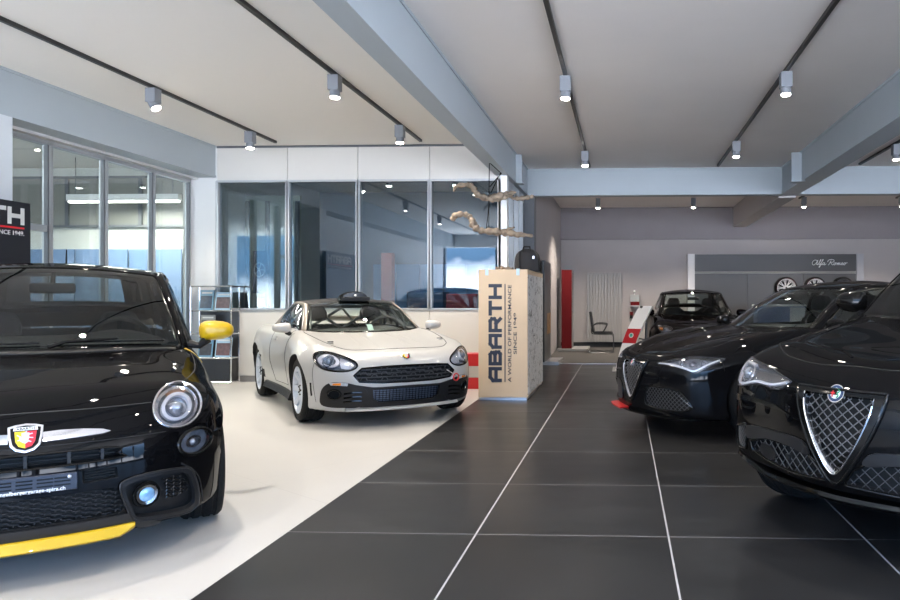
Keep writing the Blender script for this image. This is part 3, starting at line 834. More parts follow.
# back wall of the white hall with four big panes
xs = [-6.04, -4.97, -3.914, -2.845, -1.80]
sbox('wall_back', XL, xs[0], YB, YB+.14, 0, CZ, wall_white)
mb = MB()
for i in range(4):
    mb.box(xs[i]+.004, xs[i+1]-.004, YB, YB+.12, 2.975, CZ-.02); mb.box(xs[i]+.004, xs[i+1]-.004, YB, YB+.12, 0.09, 1.075)
struct(obj('wall_back_panels', mb, wall_m, bevel=.003))
sbox('wall_back_core', xs[0], xs[4], YB+.02, YB+.10, 0, 1.07, wall_m); sbox('wall_back_head', xs[0], xs[4], YB+.02, YB+.10, 2.98, CZ, wall_m)
sbox('baseboard_back', XL, xs[4], YB-.015, YB+.02, 0, .085, base_m)
sbox('trim_10', xs[0], xs[4], YB-.01, YB+.05, CZ-.035, CZ-.005, frame_dk)
for i in range(4):
    w = bpy.data.objects.new('window_%d' % (i+5), None); C.objects.link(w); struct(w)
    a, b = xs[i], xs[i+1]
    mb = MB().box(a-.012, a+.03, YB-.02, YB+.10, 1.075, 2.975).box(b-.03, b+.012, YB-.02, YB+.10, 1.075, 2.975).box(a, b, YB-.02, YB+.10, 2.955, 2.985).box(a, b, YB-.02, YB+.10, 1.065, 1.09)
    obj('window_frame', mb, frame_m, w, bevel=.002)
    obj('pane', MB().box(a+.02, b-.02, YB+.03, YB+.036, 1.08, 2.97), pane_g, w)
# partition running back from the hall to the rear area
w = bpy.data.objects.new('window_9', None); C.objects.link(w); struct(w)
mb = MB().box(-1.84, -1.70, YB-.02, YB+.14, 0, 3.03)
obj('window_frame', mb, mat('bright_aluminium', (.72,.73,.74), .35, metal=.4), w, bevel=.004)
mb = MB()
for y in (11.15, 11.7, 12.2): mb.box(-1.81, -1.73, y-.03, y+.03, 0, 3.03)
mb.box(-1.81, -1.74, YB+.14, 12.4, 2.9, 3.03).box(-1.81, -1.74, YB+.14, 12.4, 0, .1)
obj('window_mullion', mb, frame_m, w, bevel=.003)
obj('pane', MB().box(-1.785, -1.778, YB+.14, 12.4, .1, 2.9), pane_g, w)
sbox('wall_side_rear', -1.9, -1.58, 12.62, YR, 0, CZ, wall_rear)
sbox('column_rear', -1.9, -1.56, 12.4, 12.66, 0, 3.03, frame_dk)
# rear wall
sbox('wall_rear', -1.9, XR, YR, YR+.2, 0, CZ, wall_rear)
sbox('trim_11', -1.58, XR, YR-.10, YR, 2.70, CZ, wall_rear_dk)
sbox('baseboard_rear', -1.58, XR, YR-.02, YR, 0, .13, mat('dark_skirting', (.03,.03,.03), .5))
sbox('wall_right', XR, XR+.2, 2.5, YR+.2, 0, CZ, wall_rear)
sbox('wall_right_added_sill', XR, XR+.2, YF, 2.5, -.1, .25, wall_white); sbox('wall_right_added_head', XR, XR+.2, YF, 2.5, 3.05, CZ, wall_white)  # unseen window bay, added near the camera to let in daylight
for k in range(5):
    y = YF + (2.5-YF)*k/4; sbox('trim_18', XR, XR+.2, y-.06, y+.06, .25, 3.05, frame_dk)
# street front behind the camera: sill, head and mullions of the shop window
sbox('wall_front_sill', XL-.1, XR, YF-.2, YF, -.1, .25, wall_white)
sbox('wall_front_head', XL-.1, XR, YF-.2, YF, 3.05, CZ, wall_white)
for k in range(9):
    x = XL + (XR-XL)*k/8; sbox('trim_12', x-.06, x+.06, YF-.2, YF, .25, 3.05, frame_dk)
# offices behind the back panes
deep = mat('office_blue_wall', (.16, .22, .28), .6); pale_blue = mat('frosted_blue_panel', (.20, .42, .70), .35)
sbox('wall_office_back', -6.6, -1.9, 15.0, 15.1, 0, CZ, deep)
sbox('wall_office_right', -1.95, -1.85, 12.4, 15, 0, CZ, deep)
sbox('wall_office_left', -6.62, -6.5, YB+.1, 15, 0, CZ, wall_m)
for i in range(7): sbox('trim_13', -5.3+.5*i, -4.82+.5*i, 14.9, 14.94, .05, 1.95, pale_blue)
sbox('column_office', -4.62, -4.42, 13.4, 13.6, 0, 2.1, mat('red_column', (.42,.10,.07), .5))
sbox('wall_office_inner', -6.5, -5.55, 12.0, 12.06, 0, 3.0, mat('olive_wall', (.45,.45,.38), .6))
for x in (-6.47, -6.12, -5.6): sbox('trim_14', x, x+.05, 11.93, 12.0, 0, 2.9, frame_dk)
# neighbouring office seen through the left panes
sbox('wall_neighbour_back', -14, XL-.12, 12.0, 12.1, 0, CZ, mat('pale_grey_wall', (.50,.51,.48), .6))
sbox('wall_neighbour_left', -14.1, -14, YF, 12.1, 0, CZ, wall_white)
sbox('trim_15', -14, XL-.2, 11.93, 12.0, 2.50, 3.30, mat('clerestory_grey', (.20,.20,.185), .3))
mb = MB()
for x in (-9.6, -8.3, -7.15): mb.box(x-.03, x+.03, 11.9, 11.93, 2.48, 3.32)
mb.box(-14, XL-.2, 11.9, 11.93, 3.30, 3.34).box(-14, XL-.2, 11.9, 11.93, 2.46, 2.50)
struct(obj('trim_16', mb, frame_dk))
for i in range(6): sbox('trim_17', -7.55-.95*i+.01, -6.62-.95*i, 11.9, 11.93, .1, 2.08, mat('blue_grey_panel', (.13,.20,.33), .35))

# ------------------------------------------------------------------ lamps and tracks
track_m = mat('black_track', (.02,.02,.02), .4); lampgrey = mat('lamp_housing_grey', (.22,.235,.26), .45)
glow = mat('lamp_glow', (1,1,1), .5, emis=(1, .93, .82), es=26)
def spot(x, y, power, label, tilt=(0, 0), size=.11, warm=(1, .90, .78), group='track spotlights', ang=125, col=lampgrey):
    t = thing('spotlight', label, 'spotlight', (x, y, CZ-.035), 0, group)
    h = .15; s = size/2
    obj('gear_box', MB().box(-s, s, -s, s, -h, 0), col, t, bevel=.004)
    M = Matrix.Translation((0, 0, -h)) @ Matrix.Rotation(tilt[0], 4, 'X') @ Matrix.Rotation(tilt[1], 4, 'Y')
    hd = obj('lamp_head', MB().lathe([(.0,.02),(s*.9,.02),(s*.95,-.06),(s*.86,-.065),(s*.82,-.04)], 24, 'z', M=M), col, t, smooth=True)
    obj('lamp_lens', MB().lathe([(s*.84,-.064),(s*.80,-.074),(s*.4,-.082),(0,-.083)], 24, 'z', M=M), glow, hd)
    L = bpy.data.lights.new('spot', 'SPOT'); L.energy = power; L.color = warm; L.spot_size = math.radians(ang); L.spot_blend = .7; L.shadow_soft_size = .05
    lo = bpy.data.objects.new('spot_light', L); C.objects.link(lo); lo.parent = t; lo.matrix_local = M @ Matrix.Translation((0, 0, -.095))
    return t
def track(x, y0, y1, label):
    mb = MB().box(x-.018, x+.018, y0, y1, CZ-.035, CZ)
    return tag(obj('ceiling_track', mb, track_m), label, 'lighting track', 'ceiling lighting tracks')
track(-5.0, YF+.5, 10.05, 'black ceiling track on the white ceiling nearest the left glazed wall')
track(-2.89, YF+.5, 10.05, 'black ceiling track above the white car, left of the main grey beam')
track(-.585, YF+.5, 12.15, 'black ceiling track just right of the main grey beam')
track(1.6, YF+.5, 12.15, 'black ceiling track left of the right-hand grey beam')
track(3.95, YF+.5, 12.1, 'black ceiling track beyond the right-hand grey beam')
track(3.95, 12.9, 16.2, 'short dark ceiling track at the back, left of the rear right lamp pair')
track(6.1, 12.9, 16.2, 'short dark ceiling track at the back right behind the cross beam')
PW = 86
spots = [(-5.0, 7.38, 1.25, 'grey spotlight upper left above the glazed office, tilted to the right', (0, -.5)),
 (-5.0, 9.35, 1.8, 'grey spotlight on the left track, near the corner of the back panel wall', (0, 0)),
 (-2.89, 7.02, 1.25, 'grey spotlight upper middle left, largest one over the white car', (0, 0)),
 (-2.89, 9.1, 1.6, 'small grey spotlight over the back panes beside the main beam', (0, 0)),
 (-.585, 7.15, .9, 'white spotlight right of the main beam, the nearer on its track', (0, 0)),
 (-.585, 10.8, .9, 'small white spotlight at the end of the track in front of the cross beam', (0, 0)),
 (1.6, 7.1, .9, 'white spotlight at upper right, the nearer on the fourth track', (0, 0)),
 (1.6, 10.2, .9, 'small white spotlight near the end of the fourth track', (0, 0)),
 (3.95, 10.5, .9, 'white spotlight beyond the right-hand beam at the right edge', (0, 0))]
for x, y, k, lab, ti in spots: spot(x, y, PW*k, lab, ti)
for x, lab in ((-.57, 'tiny lamp behind the cross beam, leftmost of the rear row'), (1.55, 'tiny lamp behind the cross beam, second from the left of the rear row'),
               (3.98, 'tiny lamp behind the cross beam, third from the left of the rear row'), (6.1, 'tiny lamp behind the cross beam at the right edge')):
    spot(x, 15.9, PW*1.8, lab, size=.10, group='rear row of lamps')
# unseen spotlights added above and behind the camera for light and reflections
for x, y in ((-5.0, 4.6), (-5.0, 1.6), (-2.89, 4.2), (-2.89, 1.4), (-.585, 3.6), (-.585, .2), (1.6, 3.7), (1.6, .4), (3.95, 7.0), (3.95, 3.5), (6.3, 9.0), (6.3, 5.0), (-3, -2), (3, -2)):
    spot(x, y, PW*(1.15 if x < -2 else .8), 'unseen grey ceiling spotlight added above the frame for light')
for x, y in ((-4.2, 12.6), (-3.0, 12.6)):  # hidden lamps added to brighten the office
    spot(x, y, PW*.5, 'small ceiling spotlight added to light the office behind the back panes', warm=(.75,.88,1))
for x, y, p in ((-8.0, 11.1, 75), (-9.5, 6.0, 110)):
    t = thing('tube_light', 'long ceiling tube light in the neighbouring office, ' + ('the farther one by its back wall' if y > 8 else 'the nearer one'), 'ceiling light', (x, y, CZ-.1), 0)
    if y > 8:
        t.location.z = 2.80; obj('hanging_rod', MB().tube([(-.8,0,.1),(-.8,0,.70)], .006, 6).tube([(.8,0,.1),(.8,0,.70)], .006, 6), frame_dk, t)
    obj('tube', MB().box(-.9, .9, -.03, .03, -.03, 0), mat('tube_glow', (1,1,1), emis=(1,.98,.92), es=4), t); obj('housing', MB().box(-.92, .92, -.05, .05, 0, .1), wall_white, t)
    L = bpy.data.lights.new('tube', 'AREA'); L.shape = 'RECTANGLE'; L.size = 1.8; L.size_y = .1; L.energy = p; L.color = (1, .97, .9)
    lo = bpy.data.objects.new('tube_lamp', L); C.objects.link(lo); lo.parent = t; lo.location = (0, 0, -.04)

# ------------------------------------------------------------------ world: dull blue winter daylight outside
wd = bpy.data.worlds.new('world'); bpy.context.scene.world = wd; wd.use_nodes = True
N, L = wd.node_tree.nodes, wd.node_tree.links; bg = N['Background']
tc = N.new('ShaderNodeTexCoord'); sx = N.new('ShaderNodeSeparateXYZ'); L.new(tc.outputs['Generated'], sx.inputs[0])
n1 = N.new('ShaderNodeTexNoise'); n1.inputs['Scale'].default_value = 9; n1.inputs['Detail'].default_value = 8; L.new(tc.outputs['Generated'], n1.inputs['Vector'])
a = N.new('ShaderNodeMath'); a.operation = 'MULTIPLY_ADD'; L.new(n1.outputs['Fac'], a.inputs[0]); a.inputs[1].default_value = .25; L.new(sx.outputs['Z'], a.inputs[2])
r = N.new('ShaderNodeValToRGB'); cr_ = r.color_ramp; cr_.elements[0].position = .10; cr_.elements[0].color = (.75, .815, .95, 1); cr_.elements[1].position = .55; cr_.elements[1].color = (.24, .38, .62, 1)
e = cr_.elements.new(.16); e.color = (.05, .10, .18, 1); e = cr_.elements.new(.24); e.color = (.08, .16, .28, 1); e = cr_.elements.new(.32); e.color = (.20, .34, .60, 1)
L.new(a.outputs[0], r.inputs[0]); L.new(r.outputs[0], bg.inputs['Color']); bg.inputs['Strength'].default_value = 9.5
# ------------------------------------------------------------------ furnishings
def fit_text(body, w, h, d=.003, bold=0., **k):
    me = text_mesh(body, 1.0, 0.01, bold, **k)
    X = [v.co.x for v in me.vertices]; Y = [v.co.y for v in me.vertices]
    x0, x1, y0, y1 = min(X), max(X), min(Y), max(Y)
    for v in me.vertices: v.co.x = (v.co.x-x0)/(x1-x0)*w; v.co.y = (v.co.y-y0)/(y1-y0)*h; v.co.z = v.co.z/.01*d/2+d/2
    return me
BLK = {'A': [((0,0),(0,.72),(.28,1),(1,1),(1,0)), ((0,.42),(1,.42))], 'B': [((0,0),(0,1),(.8,1),(.95,.85),(.95,.65),(.8,.52),(0,.52)), ((.8,.52),(1,.38),(1,.14),(.84,0),(0,0))],
       'R': [((0,0),(0,1),(.82,1),(1,.84),(1,.58),(.82,.42),(0,.42)), ((.62,.42),(1,0))], 'T': [((0,1),(1,1)), ((.5,1),(.5,0))], 'H': [((0,0),(0,1)), ((1,0),(1,1)), ((0,.5),(1,.5))]}
def block_text(word, w, h, t, d=.004, gap=.10):
    """square heavy capitals, strokes of thickness t, in the xy plane"""
    n = len(word); lw = w/(n+gap*(n-1)); mb = MB()
    q_n = 0
    for i, ch in enumerate(word):
        x0 = i*lw*(1+gap)
        for st in BLK[ch]:
            P = [Vector((x0+t/2+a*(lw-t), t/2+b*(h-t))) for a, b in st]
            for a, b in zip(P, P[1:]):
                q_n += 1
                q = (b-a).normalized(); m_ = Vector((-q.y, q.x))*t/2; a2, b2 = a-q*t/2*.98, b+q*t/2*.98
                mb.add([(v.x, v.y, z) for z in (0, d+q_n % 8*.0002) for v in (a2-m_, b2-m_, b2+m_, a2+m_)], [(3,2,1,0),(4,5,6,7),(0,1,5,4),(1,2,6,5),(2,3,7,6),(3,0,4,7)])
    return mb
def mbx(mb, M):
    mb.v = [tuple(M @ Vector(v)) for v in mb.v]; return mb
FR = Matrix(((0,-1,0,0),(0,0,-1,0),(1,0,0,0),(0,0,0,1)))     # text running upwards on a face towards the viewer
SX = Matrix(((0,0,1,0),(1,0,0,0),(0,1,0,0),(0,0,0,1)))       # text on a face towards +x
NAT = Matrix(((1,0,0,0),(0,0,-1,0),(0,1,0,0),(0,0,0,1)))     # upright text towards the viewer
# plywood display box
navy = mat('navy_print', (.018,.022,.04), .5); ply = mat('pale_plywood', (.62,.46,.30), .5, noise=.06, nscale=5)
def scorpion_print():
    m = bpy.data.materials.new('black_white_doodle_print'); N, L, b = nodes(m)
    tc = N.new('ShaderNodeTexCoord'); mp = N.new('ShaderNodeMapping'); mp.inputs['Scale'].default_value = (1, 1, 1); L.new(tc.outputs['Object'], mp.inputs[0])
    n = N.new('ShaderNodeTexNoise'); n.inputs['Scale'].default_value = 9; n.inputs['Detail'].default_value = 2; L.new(mp.outputs[0], n.inputs['Vector'])
    v = N.new('ShaderNodeTexVoronoi'); v.inputs['Scale'].default_value = 18; L.new(mp.outputs[0], v.inputs['Vector'])
    a = N.new('ShaderNodeMath'); a.operation = 'MULTIPLY_ADD'; L.new(n.outputs['Fac'], a.inputs[0]); a.inputs[1].default_value = 1.3; L.new(v.outputs['Distance'], a.inputs[2])
    r = N.new('ShaderNodeValToRGB'); r.color_ramp.interpolation = 'CONSTANT'; e = r.color_ramp.elements; e[0].position = 0; e[0].color = (.012,.012,.013,1); e[1].position = .78; e[1].color = (.62,.62,.62,1)
    for p, c_ in ((.88, .012), (.95, .66), (1.04, .015), (1.10, .60)):
        k = e.new(min(p, 1.0)); k.color = (c_, c_, c_, 1)
    L.new(a.outputs[0], r.inputs[0]); L.new(r.outputs[0], b.inputs['Base Color']); b.inputs['Roughness'].default_value = .5
    return m
X0, X1, Y0, Y1, ZT = -1.765, -1.165, 8.6, 10.22, 1.587
pd = thing('display_box', 'tall plywood display box with upright dark lettering beside the white rally car', 'display box', (X0, Y0, 0))
obj('box_body', MB().box(0, X1-X0, 0, Y1-Y0, .03, ZT), ply, pd, bevel=.004)
obj('plinth', MB().box(.01, X1-X0-.01, .01, Y1-Y0-.01, 0, .03), satin, pd)
obj('printed_side', MB().box(X1-X0, X1-X0+.005, .03, Y1-Y0-.03, .05, ZT-.06), scorpion_print(), pd)
px = lambda x: (x-478.5)/49*.6
pz = lambda y: 1.24+(298-y)*8.66/712
h_ = px(502)-px(488.6); w_ = pz(284)-pz(382)
obj('big_lettering', mbx(block_text('ABARTH', w_, h_, .042, .003), Matrix.Translation((px(502), 0, pz(382))) @ FR), navy, pd)
obj('print_line', MB().box(px(504.6), px(505.6), -.003, 0, pz(382), pz(284)), navy, pd)
t = fit_text('A WORLD OF PERFORMANCE', pz(285)-pz(382), px(511.4)-px(508), .003, .01); xf(t, Matrix.Translation((px(511.4), 0, pz(382))) @ FR); obj('small_lettering', t, navy, pd)
t = fit_text('SINCE 1949', pz(313)-pz(354), px(516.8)-px(513.6), .003, .01); xf(t, Matrix.Translation((px(516.8), 0, pz(354))) @ FR); obj('small_lettering', t, navy, pd)
for x in (487, 518): obj('hinge_clip', MB().box(px(x)-.018, px(x)+.018, -.01, .0, ZT-.07, ZT).box(px(x)-.018, px(x)+.018, -.01, .06, ZT, ZT+.008), mat('pale_blue_clip', (.45,.62,.75), .4), pd)
# bag on the box
bg_ = thing('black_bag', 'black ribbed backpack lying on top of the plywood display box', 'bag', (-1.28, 9.45, ZT+.006))
mb = MB(); V = []; n = 28
for i in range(9):
    z = .30*i/8; s_ = (1.0, 1.02, 1.03, 1.02, 1.0, .96, .88, .70, .35)[i]
    for k in range(n):
        a = 2*PI*k/n; rr = 1+.04*math.cos(9*a); e = .7
        V.append((math.copysign(abs(math.cos(a))**e, math.cos(a))*.165*s_*rr, math.copysign(abs(math.sin(a))**e, math.sin(a))*.13*s_*rr, z+.0))
mb.add(V, [(i*n+k, i*n+(k+1) % n, (i+1)*n+(k+1) % n, (i+1)*n+k) for i in range(8) for k in range(n)]+[tuple(range(n))[::-1], tuple(8*n+k for k in range(n))])
obj('bag_body', mb, mat('black_fabric', (.02,.02,.022), .75, bump=.3, bscale=120), bg_, smooth=True)
obj('bag_strap', MB().tube([(-.05,-.10,.27),(-.04,-.07,.325),(.04,-.07,.325),(.05,-.10,.27)], .012, 8).tube([(-.08,-.135,.26),(-.09,-.15,.15),(-.08,-.13,.02)], .014, 8), matte_black, bg_, smooth=True)
obj('bag_buckle', MB().box(.085,.11,-.15,-.13,.16,.20), satin, bg_, bevel=.003)
# small wood piece on the box
wb = MB(); P = cr([(-1.66,9.2,ZT+.03),(-1.60,9.2,ZT+.05),(-1.52,9.22,ZT+.035),(-1.44,9.2,ZT+.03)], 5)
tag(obj('wood_piece', wb.tube(P, [.022+.008*math.sin(i*1.3) for i in range(len(P))], 8), mat('driftwood', (.24,.19,.14), .8, noise=.9, nscale=16, bump=.5, bscale=60), smooth=True), 'small piece of driftwood lying on the left of the plywood box top', 'wood')
# driftwood mobiles
def dpt(x, y, f=9.4, dy=0.): return Vector((f*(-.0401+(x-595)/712), f+dy, 1.24+(298-y)*f/712))
def driftwood(main, rad, extra, lab, wires):
    t = thing('driftwood_branch', lab, 'driftwood', dpt(*main[len(main)//2]), 0, 'hanging driftwood branches'); o = t.location.copy()
    rnd = random.Random(len(main)+int(main[0][0]))
    mb = MB()
    def run(pts, rr):
        P = cr([dpt(x, y, dy=.05*math.sin(x*.3)) for x, y in pts], 6)
        P = [Vector(p)-o for p in P]; m = len(P); R = []
        for i in range(m):
            f = i/(m-1); b = np.interp(f, np.linspace(0, 1, len(rr)), rr); R.append(float(b)*(1+.22*math.sin(i*1.7)+.12*rnd.uniform(-1, 1)))
        mb.tube(P, R, 9)
    run(main, rad)
    for e in extra: run(*e)
    obj('branch', mb, mat('driftwood', (.32,.25,.18)), t, smooth=True, angle=60)
    mb = MB()
    for a, b in wires: mb.tube([dpt(*a)-o, dpt(*b)-o], .006, 5)
    obj('hanging_wire', mb, gloss_black, t)
driftwood([(453,191),(456,186),(466,183.5),(472,187),(478,195),(488,197),(497,196),(506,193),(516,192)], [.012,.025,.035,.035,.04,.04,.045,.04,.012],
   [([(484,197),(494,199),(504,196),(512,194.5)], [.03,.04,.035,.015]), ([(511,197.5),(519,198.5),(527,196.5),(533,195.5)], [.015,.03,.03,.02])],
   'upper of the two pale driftwood branches hanging by wires above the plywood box', [((488.5,160),(488,197)), ((489,162),(500,172)), ((500,172),(490,192)), ((501,172),(489,186))])
driftwood([(451,219),(456,214.5),(464,213.5),(470,218),(473,225),(480,230),(492,231),(505,232),(518,234),(532,235.5)], [.03,.04,.035,.035,.05,.04,.05,.045,.03,.02],
   [([(494,233),(505,230),(514,227)], [.02,.03,.01]), ([(508,234),(520,235),(528,234)], [.02,.035,.01])],
   'lower of the two pale driftwood branches, just over the black backpack', [((488,199),(488,231)), ((488.5,203),(485,231))])
# red-white block stack behind the white car
rb = thing('striped_barrier', 'low red and white striped barrier block between the white rally car and the plywood box', 'barrier', (-2.25, 9.62, 0))
for i, (z0, z1) in enumerate(((0,.155),(.155,.31),(.31,.48))):
    obj('stripe_block', MB().box(0, .42, 0, .25, z0+.002, z1), white_paint if i == 1 else mat('barrier_red', (.42,.015,.018), .4), rb, bevel=.006)
# banner with lettering at the left edge
bn = thing('banner', 'black display banner with white block lettering behind the black hatchback at the left edge', 'banner', (-5.9, 5.2, 0))
obj('banner_board', MB().box(-.08, 0, 0, 1.66, .05, 2.18), mat('banner_black', (.006,.007,.012), .35), bn, bevel=.004)
obj('banner_foot', MB().box(-.12, .10, .1, 1.26, 0, .05), satin, bn)
pale = mat('pale_print', (.66,.66,.64), .5)
obj('big_lettering', mbx(block_text('ABARTH', 1.22, .165, .040, .004), Matrix.Translation((0, .36, 1.955)) @ SX), pale, bn)
obj('red_line', MB().box(0, .004, .30, 1.58, 1.915, 1.932), mat('print_red', (.7,.02,.03), .5), bn)
t = fit_text('A WORLD OF PERFORMANCE SINCE 1949.', 1.21, .042, .003, .01); xf(t, Matrix.Translation((0, .37, 1.850)) @ SX); obj('small_lettering', t, pale, bn)
# chrome shelf with brochures
sh = thing('display_shelf', 'chrome tube display shelf with brochures and a black drawer, behind the yellow mirror', 'shelf', (-6.28, 10.09, 0))
Wd, Dp, lv = .60, .22, (.02, .37, 1.055, 1.41)
mb = MB()
for x in (0, Wd):
    for y in (0, Dp): mb.tube([(x, y, 0), (x, y, lv[3])], .011, 8)
for z in lv + (.72,):
    for y in (0, Dp): mb.tube([(0, y, z), (Wd, y, z)], .011, 8)
    for x in (0, Wd): mb.tube([(x, 0, z), (x, Dp, z)], .011, 8)
    for x in (0, Wd):
        for y in (0, Dp): mb.sphere((x, y, z), .016, n=8)
obj('tube_frame', mb, chrome, sh, smooth=True)
for z in lv[1:3] + (.72,): obj('shelf_board', MB().box(.01, Wd-.01, .01, Dp-.01, z-.004, z+.004), glass('shelf_glass', (.85,.9,.92), 1.5), sh)
obj('shelf_board', MB().box(.0, Wd, .0, Dp, lv[3], lv[3]+.006), satin, sh)
obj('back_panel', MB().box(.01, Wd-.01, Dp-.006, Dp, lv[1], 1.055), mat('shelf_back_dark', (.05,.05,.055), .4), sh)
dr = obj('drawer', MB().box(.012, Wd-.012, -.006, Dp-.01, .035, .355), mat('drawer_black', (.02,.02,.022), .35), sh, bevel=.003)
obj('drawer_knob', MB().lathe([(0,-.02),(.012,-.02),(.012,0)], 12, 'y', c=(.12,-.006,.31)), satin, dr)
def brochure(x, z, w, h, cols, lab, tilt=.18):
    b = thing('brochure', lab, 'brochure', (-6.28+x, 10.13, z+.006), 0, 'brochures on the chrome shelf')
    M = Matrix.Rotation(-tilt, 4, 'X')
    obj('cover', MB().box(0, w, 0, .012, 0, h, M=M), mat('brochure_border_'+cols[2], cols[0], .3), b)
    obj('picture', MB().box(.018, w-.018, -.002, 0, .03, h*.72, M=M), mat('brochure_picture_'+cols[2], cols[1], .3, noise=.8, nscale=22), b)
    obj('title', MB().box(.03, w-.03, -.002, 0, h*.82, h*.90, M=M), mat('pale_print', (.66,.66,.64)), b)
blu = (.16,.32,.45)
brochure(.09, 1.055, .21, .30, (blu, (.03,.05,.09), 'blue'), 'blue-edged brochure with a dark picture, left on the top shelf')
brochure(.33, 1.055, .24, .27, ((.35,.52,.65), (.10,.07,.08), 'pale'), 'pale blue-edged brochure, right on the top shelf')
brochure(.10, .72, .22, .27, ((.25,.25,.25), (.10,.10,.09), 'grey'), 'greyish brochure on the middle shelf, behind the yellow mirror')
brochure(.33, .37, .24, .29, ((.35,.52,.65), (.14,.07,.07), 'reddish'), 'pale blue-edged brochure with a red-black picture, right above the drawer')
brochure(.08, .37, .21, .28, (blu, (.05,.05,.06), 'low'), 'blue-edged brochure on the lowest shelf, left above the drawer')
# poster in the office behind
ps = thing('poster', 'dark poster with a white wheel picture behind the leftmost back pane', 'poster', (-6.30, 11.86, 1.32))
obj('poster_sheet', MB().box(0, .24, 0, .01, 0, .72), mat('poster_navy', (.02,.035,.07), .4), ps)
mb = MB(); Rr = .09; mb.tube([(.12+Rr*math.cos(a), -.006, .40+Rr*1.3*math.sin(a)) for a in np.linspace(0, 2*PI, 24, endpoint=False)], .009, 6, closed=True)
for k in range(5):
    a = 2*PI*k/5; mb.tube([(.12, -.006, .40), (.12+Rr*math.cos(a), -.006, .40+Rr*1.3*math.sin(a))], .008, 5)
obj('wheel_picture', mb, pale, ps)
# red block stands in for a red car seen in the panes; navy cabinet beside
tag(obj('red_car_block', MB().box(-3.35, -2.75, 13.3, 13.8, 0, 1.32), mat('office_red', (.35,.05,.06), .4), bevel=.02), 'dark red block standing in for a red car seen in the back panes', 'cabinet')
tag(obj('navy_cabinet', MB().box(-4.1, -3.4, 13.3, 13.8, 0, 1.36), mat('office_navy', (.03,.08,.16), .4), bevel=.02), 'navy blue low cabinet in the office behind the back panes', 'cabinet')
# rear wall things
dp = thing('info_board', 'tall thin dark info board with coloured edge seen edge-on behind the plywood box', 'info board', (-1.50, 13.0, 0))
obj('board', MB().box(0, .05, 0, 1.15, .06, 1.93), mat('board_dark', (.04,.045,.05), .3), dp, bevel=.004)
obj('board_print', MB().box(.05, .054, .45, 1.12, .55, .95), mat('board_print_colours', (.45,.25,.10), .4, noise=.9, nscale=7), dp)
obj('board_foot', MB().box(-.05, .30, .1, 1.05, 0, .06), satin, dp, bevel=.004)
tp = thing('red_totem', 'tall narrow red totem with grey side standing by the rear wall', 'totem', (-1.455, 16.7, 0))
obj('red_face', MB().box(0, .235, 0, .04, .05, 1.90), mat('totem_red', (.13,.005,.007), .6, spec=.2), tp)
obj('totem_body', MB().box(0, .235, .04, .62, .05, 1.90), mat('totem_grey', (.22,.22,.22), .4), tp)
obj('totem_screen', MB().box(.235, .239, .10, .58, .9, 1.84), gloss_black, tp)
obj('totem_plate', MB().box(-.11, .62, -.15, .95, 0, .05), mat('plate_grey', (.38,.37,.36), .5), tp, bevel=.005)
rd = thing('panel_radiator', 'tall pale ribbed radiator on the rear wall behind the office chair', 'radiator', (-.92, YR-.09, .14))
for k in range(12): obj('radiator_tube', MB().box(.073*k+.004, .073*k+.069, 0, .035, 0, 1.73), mat('radiator_white', (.38,.37,.37), .45), rd, bevel=.010)
obj('radiator_header', MB().box(0, .876, .035, .07, .03, .09).box(0, .876, .035, .07, 1.64, 1.70), mat('radiator_white', (.5,.5,.5)), rd)
ch = thing('office_chair', 'black cantilever visitor chair with armrest in front of the radiator', 'chair', (-.80, 16.0, 0))
blk = mat('chair_black', (.025,.025,.027), .6)
P = [(.02, .93), (.06, .93), (.13, .55), (.15, .47), (.11, .46), (.08, .53)]
obj('backrest', MB().prism(P, .02, .46, axis='y'), blk, ch, bevel=.012)
obj('seat', MB().prism([(.13,.43),(.13,.475),(.35,.48),(.52,.475),(.56,.45),(.54,.42),(.3,.415)], .02, .48, axis='y'), blk, ch, bevel=.012)
for y in (.0, .50):
    obj('chair_frame', MB().tube([tuple(p) for p in cr([(.08, y, .56), (.10, y, .44), (.35, y, .42), (.52, y, .42), (.565, y, .38), (.57, y, .20), (.57, y, .04), (.53, y, .013), (.3, y, .013), (.02, y, .013)], 4)], .012, 8), mat('chair_frame_metal', (.12,.12,.12), .35, metal=.8), ch, smooth=True)
    obj('armrest', MB().tube([tuple(p) for p in cr([(.11, y, .62), (.2, y, .66), (.38, y, .655), (.42, y, .62), (.33, y, .46)], 4)], .016, 8), blk, ch, smooth=True)
obj('chair_frame', MB().tube([(.02, 0, .013), (.02, .5, .013)], .012, 8), mat('chair_frame_metal', (.12,.12,.12)), ch)
# first-aid / dispenser and call point
wx = lambda x, f: f*(-.0401+(x-595)/712)
wz = lambda y, f: 1.24+(298-y)*f/712
fb = thing('wall_dispenser', 'small wall dispenser with grey top and red lower band right of the radiator', 'dispenser', (wx(630, 17.8), YR-.12, wz(306.5, 17.8)))
obj('dispenser_body', MB().box(0, .23, 0, .12, .12, .29), mat('dispenser_grey', (.45,.47,.47), .4), fb, bevel=.01)
obj('dispenser_band', MB().box(.01, .235, -.005, .12, .03, .12), mat('totem_red', (.13,.005,.007)), fb, bevel=.006)
obj('dispenser_tray', MB().box(0, .24, -.02, .12, 0, .03), mat('dispenser_grey', (.5,.5,.5)), fb)
obj('dispenser_lamp', MB().sphere((.11, -.02, .37), .03).box(.10,.12,0,.12,.29,.36), mat('badge_white', (.8,.8,.78)), fb, smooth=True)
cp = thing('call_point', 'small red and black box on the rear wall below the dispenser', 'alarm box', (wx(629.7, 17.8), YR-.06, wz(318.5, 17.8)))
obj('red_cover', MB().box(0, .08, 0, .06, .08, .17), mat('totem_red', (.13,.005,.007)), cp, bevel=.005); obj('black_base', MB().box(.0, .075, .0, .06, 0, .08), matte_black, cp)
